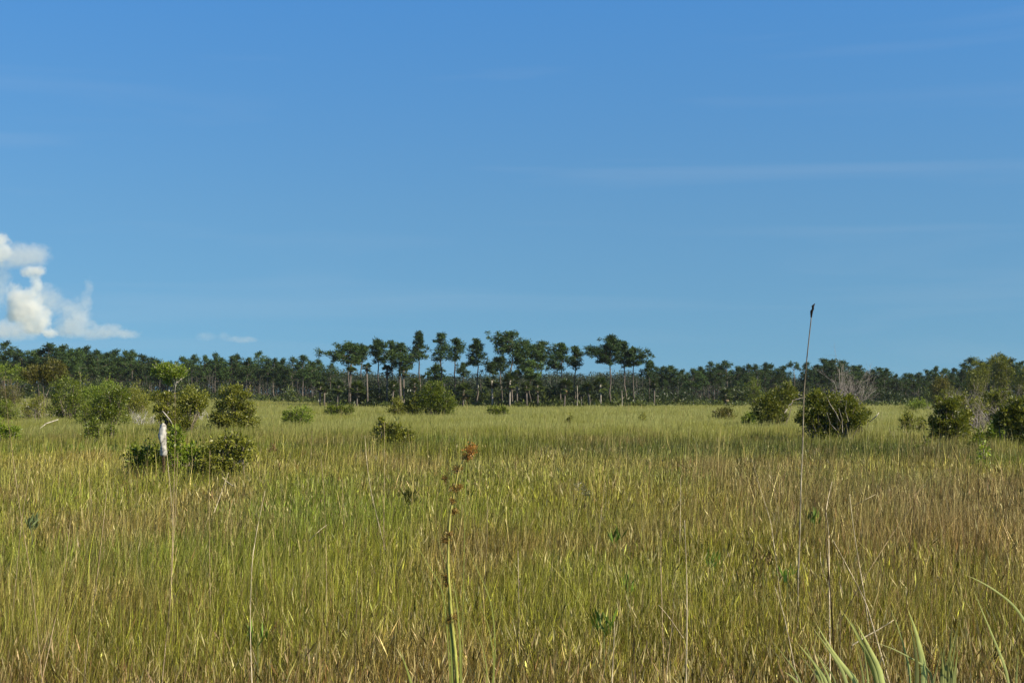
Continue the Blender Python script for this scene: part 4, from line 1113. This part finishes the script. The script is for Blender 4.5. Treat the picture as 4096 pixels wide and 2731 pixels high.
# flowering sedge in the middle
def build_sedge():
    D = 6.9
    base = pt(458, 683, D); base[2] = 0
    root = empty('flowering_sedge', base, 'tall sedge with rust brown seed clusters up its yellow green stem', 'sedge')
    mb = MB()
    P = [(468.5, 452), (463, 461), (458.5, 469), (455, 487), (452, 503), (449.5, 519), (448, 545), (448, 570), (450, 596), (452, 622), (455, 650), (457.5, 683)]
    W3 = np.array([pt(x, y, D) for x, y in P] + [base]) - base; W3 = W3[::-1]
    s = np.linspace(0, len(W3) - 1, 50); Pn = np.stack([np.interp(s, np.arange(len(W3)), W3[:, i]) for i in range(3)], 1)
    for _ in range(2): Pn[1:-1] = 0.25 * Pn[:-2] + 0.5 * Pn[1:-1] + 0.25 * Pn[2:]
    mb.tube(Pn, np.linspace(0.009, 0.0035, 50), lerp(np.array([0.44, 0.48, 0.11]), np.array([0.44, 0.38, 0.12]), np.linspace(0, 1, 50)), 6)
    mb.make('stem', M_STALK, root, True)
    q0 = base
    LV = [([(464, 430), (468, 445), (466, 458)], 0.006), ([(450.5, 505), (448.6, 540), (448, 575), (450, 600)], 0.020),
          ([(449.4, 563), (456.8, 597.5), (460, 638.6), (461, 684)], 0.017), ([(459, 525), (476.5, 568), (493, 602.5), (497, 671)], 0.011),
          ([(478, 597.5), (489.7, 627), (497, 680)], 0.012), ([(399, 518.7), (420, 550), (435.5, 576), (447, 600)], 0.009),
          ([(465, 605.8), (479.8, 635), (491, 680)], 0.010), ([(430, 520), (440, 545), (448, 572), (452, 600)], 0.008),
          ([(446.5, 480), (447.5, 510), (448, 540)], 0.005), ([(397.7, 645), (404, 660), (412, 684)], 0.02)]
    for P_, w_ in LV:
        blade_obj(P_, D, w_ * 0.62, (0.26, 0.30, 0.06), root, q0, 'leaf', 0.3, (0.40, 0.42, 0.10))
    r_ = np.random.default_rng(8)
    CL = [(470.8, 448.5, 6, 1), (467.5, 456, 5, 1), (457.6, 468.5, 5, 0.5), (445, 477.5, 3.2, 0), (454, 488, 4, 0.3), (460, 486, 3, 0.8), (452, 500.6, 3, 0.3),
          (453.5, 511, 3.8, 0.4), (445.8, 539, 4.6, 0.3), (450, 533, 2.5, 0.6), (446.6, 576, 5, 0.3), (446.8, 583, 3.6, 0.2), (452.7, 616, 4.8, 0.7), (449.5, 620, 3, 0.2)]
    for x, y, r, t in CL:
        c = pt(x, y, D + r_.normal(0, 0.01)) - base; R_ = r * D / F
        f_ = 1.2 if y < 452 else 1.0; r = r * f_; R_ = R_ * f_; m = int(r * 36)
        f = MB()
        for q in range(12):
            d = rdir(1, r_)[0] * 1.3; d[2] = abs(d[2]) * 0.8
            f.tube([c - np.array([0, 0, R_ * 0.8]), c + d * R_ * 0.8], [0.0012, 0.0008], (0.12, 0.07, 0.03), 3)
        Pp = c + rdir(m, r_) * (R_ * 1.3 * r_.random(m) ** 0.6)[:, None] * np.array([1, 1, 0.8])
        cc = lerp(np.array([0.14, 0.10, 0.02]), np.array([0.55, 0.25, 0.05]) if y < 460 else np.array([0.46, 0.28, 0.06]), np.clip(r_.random(m) * 0.7 + 0.4 * t, 0, 1))
        f.leaves(Pp, rdir(m, r_), rdir(m, r_), r_.uniform(0.008, 0.014, m), r_.uniform(0.003, 0.006, m), cc)
        f.make('seed_cluster', M_LEAF, root)
build_sedge()

# sawgrass clump lower right
def build_sawgrass():
    D = 5.6
    def clump(px, blades_, label):
        base = pt(px, 700, D); base[2] = 0
        root = empty('sawgrass_clump', base, label, 'sawgrass', 'sawgrass clumps in the right foreground')
        rx = np.random.default_rng(int(px))
        xs_ = [b_[0][-1][0] for b_ in blades_]
        extra = []
        for q in range(9 if len(blades_) > 3 else 2):
            fx = rx.uniform(min(xs_) - 4, max(xs_) + 4); ty = rx.uniform(622, 668); tx_ = fx + (fx - px) * 0.35 + rx.normal(-6, 10) * (684 - ty) / 60
            extra.append(([(tx_, ty), (0.45 * tx_ + 0.55 * fx, ty + (684 - ty) * 0.5), (fx, 684)], rx.uniform(0.007, 0.015), rx.uniform(0.4, 1.0)))
        for P_, w_, tone in list(blades_) + extra:
            P2 = [(*p, D + 0.02 * i) for i, p in enumerate(P_)]
            a = np.array([0.40, 0.46, 0.17]) * tone; b_ = np.array([0.46, 0.48, 0.14]) * tone
            blade_obj(P2, D, w_, a, root, base, 'leaf', 0.45, b_)
    clump(880, [([(812, 615.5), (830, 647), (846.5, 669.7), (861, 684)], 0.0223, 1.15), ([(809, 622), (830, 650), (852, 684)], 0.0161, 0.8),
                ([(839, 605.9), (854, 628), (868.7, 657.8), (880.6, 684)], 0.0211, 0.95), ([(854, 617.7), (868.7, 646), (888, 684)], 0.0248, 1.2),
                ([(846, 612), (862, 640), (884, 684)], 0.0174, 0.7), ([(794.5, 638.5), (813.8, 662), (831.6, 684)], 0.0174, 1.0),
                ([(782.7, 669.7), (792, 676), (800, 684)], 0.0136, 0.8), ([(887, 600), (898.4, 626.6), (905.9, 653), (913, 684)], 0.0112, 1.0),
                ([(905.9, 604), (914.8, 626.6), (920.7, 650), (927.4, 684)], 0.0273, 1.2), ([(908, 618), (915, 645), (919, 684)], 0.0198, 0.35),
                ([(865.8, 638.5), (892.5, 647.4), (918, 661), (940, 676)], 0.009, 0.8)],
          'broad leaved light green sawgrass clump at the bottom right')
    clump(945, [([(957.8, 625), (949, 655), (943, 684)], 0.0186, 0.8), ([(953, 612), (950, 645), (948, 684)], 0.0186, 0.35), ([(959, 640), (956, 662), (954, 684)], 0.0149, 0.6),
                ([(944.5, 640), (942, 662), (941, 684)], 0.0161, 0.45), ([(963, 600), (955, 640), (950, 684)], 0.012, 0.4)],
          'darker upright sawgrass tuft right of the light green clump')
    clump(1016, [([(971, 583.6), (981.5, 608.8), (996.4, 644.5), (1012.7, 684)], 0.012, 1.0), ([(960.8, 572.5), (975, 578), (993, 588), (1014, 604), (1028, 625), (1036, 660)], 0.012, 0.9)],
          'two thin arching sawgrass leaves at the right edge')
build_sawgrass()

# dark broad leaves low in the grass
def leafy(px, py, r, n, label, col=(0.10, 0.16, 0.02), D=None, up=0.9, leaf=0.14):
    D = D or depth_for(py + r)
    D = max(D, 6.2)
    c = pt(px, py, D); base = np.array([c[0], D, 0.0])
    root = empty('leafy_plant', base, label, 'plant')
    r_ = np.random.default_rng(int(px)); mb = MB(); R_ = r * D / F
    sb = MB(); sb.tube([(0, 0, 0), (0, 0, c[2])], [0.006, 0.003], (0.12, 0.14, 0.05), 4)
    n = int(n * 2.6) if n < 25 else n
    P = np.tile(c - base, (n, 1)) + rdir(n, r_) * np.array([R_ * 0.7, R_ * 0.5, R_ * 0.7])
    d = r_.normal(0, 0.3, (n, 3)); d[:, 2] = up
    mb.leaves(P, d, rdir(n, r_), leaf * r_.uniform(0.7, 1.3, n), leaf * (0.15 if leaf > 0.06 else 0.3) * r_.uniform(0.7, 1.2, n), 1.15 * np.array(col) * r_.uniform(0.6, 1.6, n)[:, None])
    mb.make('leaf_blades', M_GRASS, root); sb.make('stem', M_STALK, root)
leafy(628, 588, 9, 7, 'dark green broad leaved plant left of the thick white stem', leaf=0.09)
leafy(604, 628, 12, 12, 'larger dark green leafy tuft low in the foreground centre right', leaf=0.1)
leafy(258, 640, 12, 8, 'dark green leafy tuft right of the bowed pale stem', leaf=0.09)
leafy(814, 521, 8, 10, 'dark leafy sprig just right of the black tipped reed', leaf=0.13)
leafy(787, 578, 9, 8, 'bright green leafy tuft left of the reed foot', (0.2, 0.3, 0.04), leaf=0.10)
leafy(617, 541, 8, 7, 'small dark leafy sprig in the middle of the meadow right of centre', leaf=0.14)
leafy(712, 562, 9, 8, 'green leafy sprig between the thick white stem and bent stem', (0.13, 0.2, 0.03), leaf=0.1)
leafy(272, 450, 5, 10, 'dry dark russet leaf cluster right of the coppery shrub', (0.10, 0.05, 0.02), leaf=0.14)
leafy(32, 526, 7, 12, 'dull green drooping leaf cluster by the crossed left stems', (0.13, 0.16, 0.06), leaf=0.12)
leafy(579, 486, 6, 60, 'grey dried flower head in the middle distance, left puff', (0.20, 0.185, 0.11), leaf=0.04, up=0.2)
leafy(586.5, 492, 5, 50, 'grey dried flower head in the middle distance, right puff', (0.16, 0.15, 0.09), leaf=0.04, up=0.2)
leafy(410, 500, 8, 22, 'dark wiry weed left of the flowering sedge', (0.11, 0.11, 0.02), leaf=0.12)
leafy(763, 560, 12, 60, 'dark brown bushy weed left of the bent pale stem', (0.14, 0.10, 0.03), leaf=0.05)

# ------------------------------------------------------------------ clouds
def build_cloud(blobs, D, label, dens, seed):
    """a box of vapour whose density billows round the given centres (pixels, pixel radii)"""
    c0 = pt(blobs[0][0], blobs[0][1], D)
    k = D / F
    B = []
    for (x, y, rx, ry) in blobs:
        c = (pt(x, y, D) - c0) / k
        B.append((c, (rx * 1.55, rx * 1.3, ry * 1.55)))
    lo = np.min([c - np.array(r) for c, r in B], 0) - 1; hi = np.max([c + np.array(r) for c, r in B], 0) + 1
    V = [(x * k, y * k, z * k) for z in (lo[2], hi[2]) for y in (lo[1], hi[1]) for x in (lo[0], hi[0])]
    Q = [(0, 2, 3, 1), (4, 5, 7, 6), (0, 1, 5, 4), (2, 6, 7, 3), (0, 4, 6, 2), (1, 3, 7, 5)]
    m = bpy.data.materials.new('cloud_vapour'); m.use_nodes = True
    n = m.node_tree; n.nodes.clear(); N = n.nodes.new; Lk = n.links.new
    out = N('ShaderNodeOutputMaterial'); pv = N('ShaderNodeVolumePrincipled')
    tc = N('ShaderNodeTexCoord')
    sc = N('ShaderNodeVectorMath'); sc.operation = 'SCALE'; sc.inputs['Scale'].default_value = 1.0 / k
    Lk(tc.outputs['Object'], sc.inputs[0])
    def mth(op, a, b=None, clamp=False):
        q = N('ShaderNodeMath'); q.operation = op; q.use_clamp = clamp
        for i, v in enumerate((a, b)):
            if v is None: continue
            if isinstance(v, (int, float)): q.inputs[i].default_value = v
            else: Lk(v, q.inputs[i])
        return q.outputs[0]
    tot = None
    for c, r in B:
        s1 = N('ShaderNodeVectorMath'); s1.operation = 'SUBTRACT'; s1.inputs[1].default_value = [float(v) for v in c]
        s2 = N('ShaderNodeVectorMath'); s2.operation = 'DIVIDE'; s2.inputs[1].default_value = r
        s3 = N('ShaderNodeVectorMath'); s3.operation = 'DOT_PRODUCT'
        Lk(sc.outputs[0], s1.inputs[0]); Lk(s1.outputs[0], s2.inputs[0]); Lk(s2.outputs[0], s3.inputs[0]); Lk(s2.outputs[0], s3.inputs[1])
        f = mth('SUBTRACT', 1.0, s3.outputs['Value'], True)
        tot = f if tot is None else mth('MAXIMUM', mth('MULTIPLY', mth('ADD', tot, f), 0.72), mth('MAXIMUM', tot, f))
    off = N('ShaderNodeVectorMath'); off.operation = 'ADD'; off.inputs[1].default_value = (seed * 31.7, seed * 11.3, 0)
    Lk(sc.outputs[0], off.inputs[0])
    nz = N('ShaderNodeTexNoise'); nz.inputs['Scale'].default_value = 0.13; nz.inputs['Detail'].default_value = 7; nz.inputs['Roughness'].default_value = 0.68
    Lk(off.outputs[0], nz.inputs['Vector'])
    v = mth('ADD', tot, mth('MULTIPLY', mth('SUBTRACT', nz.outputs['Fac'], 0.5), 2.7))
    v = mth('MULTIPLY', mth('SUBTRACT', v, 0.26), 1.15, True)
    v = mth('MULTIPLY', v, mth('MULTIPLY', tot, 5.0, True))
    Lk(mth('MULTIPLY', v, dens / k), pv.inputs['Density'])
    pv.inputs['Color'].default_value = (1, 0.985, 0.95, 1); pv.inputs['Anisotropy'].default_value = 0.1
    Lk(pv.outputs[0], out.inputs['Volume'])
    m.cycles.volume_step_rate = 0.3
    o = link('cloud', mesh('cloud', V, Q), m)
    o.location = [float(v) for v in c0]
    tag(o, label, 'cloud')
DC = 3500
build_cloud([(26, 303, 13, 12), (31, 272, 8, 5), (39, 271, 6, 5), (36, 285, 6, 9), (14, 297, 7, 13), (12, 313, 6, 7), (42, 316, 9, 9), (36, 327, 11, 6), (50, 333, 7, 4), (24, 316, 12, 9)], DC, 'bright white towering cloud with a narrow neck at the left edge', 0.17, 1)
build_cloud([(-2, 241, 10, 8), (-8, 255, 12, 8), (4, 251, 7, 6)], DC + 60, 'white cloud top cut by the left photo edge above the tower', 0.13, 2)
build_cloud([(18, 256, 24, 11), (38, 254, 11, 9), (-2, 284, 12, 22), (10, 330, 26, 9), (44, 300, 16, 14)], DC + 400, 'thin grey veil of cloud behind the upper left cloud', 0.036, 3)
build_cloud([(64, 306, 7, 9), (77, 316, 12, 15), (87, 300, 5, 10), (89, 287, 4, 8), (92, 326, 5, 7), (70, 328, 15, 9)], DC + 200, 'fainter cloud column with a horn at its top, right of the bright tower', 0.05, 4)
build_cloud([(110, 330, 14, 6), (127, 334, 12, 4), (96, 334, 16, 5)], DC + 260, 'low faint cloud mound right of the horned column', 0.035, 5)
build_cloud([(206, 336, 8, 4), (224, 336, 7, 4), (242, 339, 13, 3)], DC + 500, 'small faint wisp of cloud low above the left treeline', 0.02, 6)

# ------------------------------------------------------------------ air
def build_haze():
    x0, x1, y0, y1, z0, z1 = -2100.0, 2100.0, -2100.0, 2100.0, -1.1, 14.5
    V = [(x, y, z) for z in (z0, z1) for y in (y0, y1) for x in (x0, x1)]
    Q = [(0, 2, 3, 1), (4, 5, 7, 6), (0, 1, 5, 4), (2, 6, 7, 3), (0, 4, 6, 2), (1, 3, 7, 5)]
    m = bpy.data.materials.new('thin_haze'); m.use_nodes = True
    n = m.node_tree; n.nodes.clear()
    out = n.nodes.new('ShaderNodeOutputMaterial'); pv = n.nodes.new('ShaderNodeVolumePrincipled')
    pv.inputs['Color'].default_value = (0.80, 0.90, 1.0, 1); pv.inputs['Density'].default_value = 0.00010; pv.inputs['Anisotropy'].default_value = 0.2
    n.links.new(pv.outputs[0], out.inputs['Volume'])
    o = link('haze', mesh('haze', V, Q), m)
    o['kind'] = 'stuff'
build_haze()
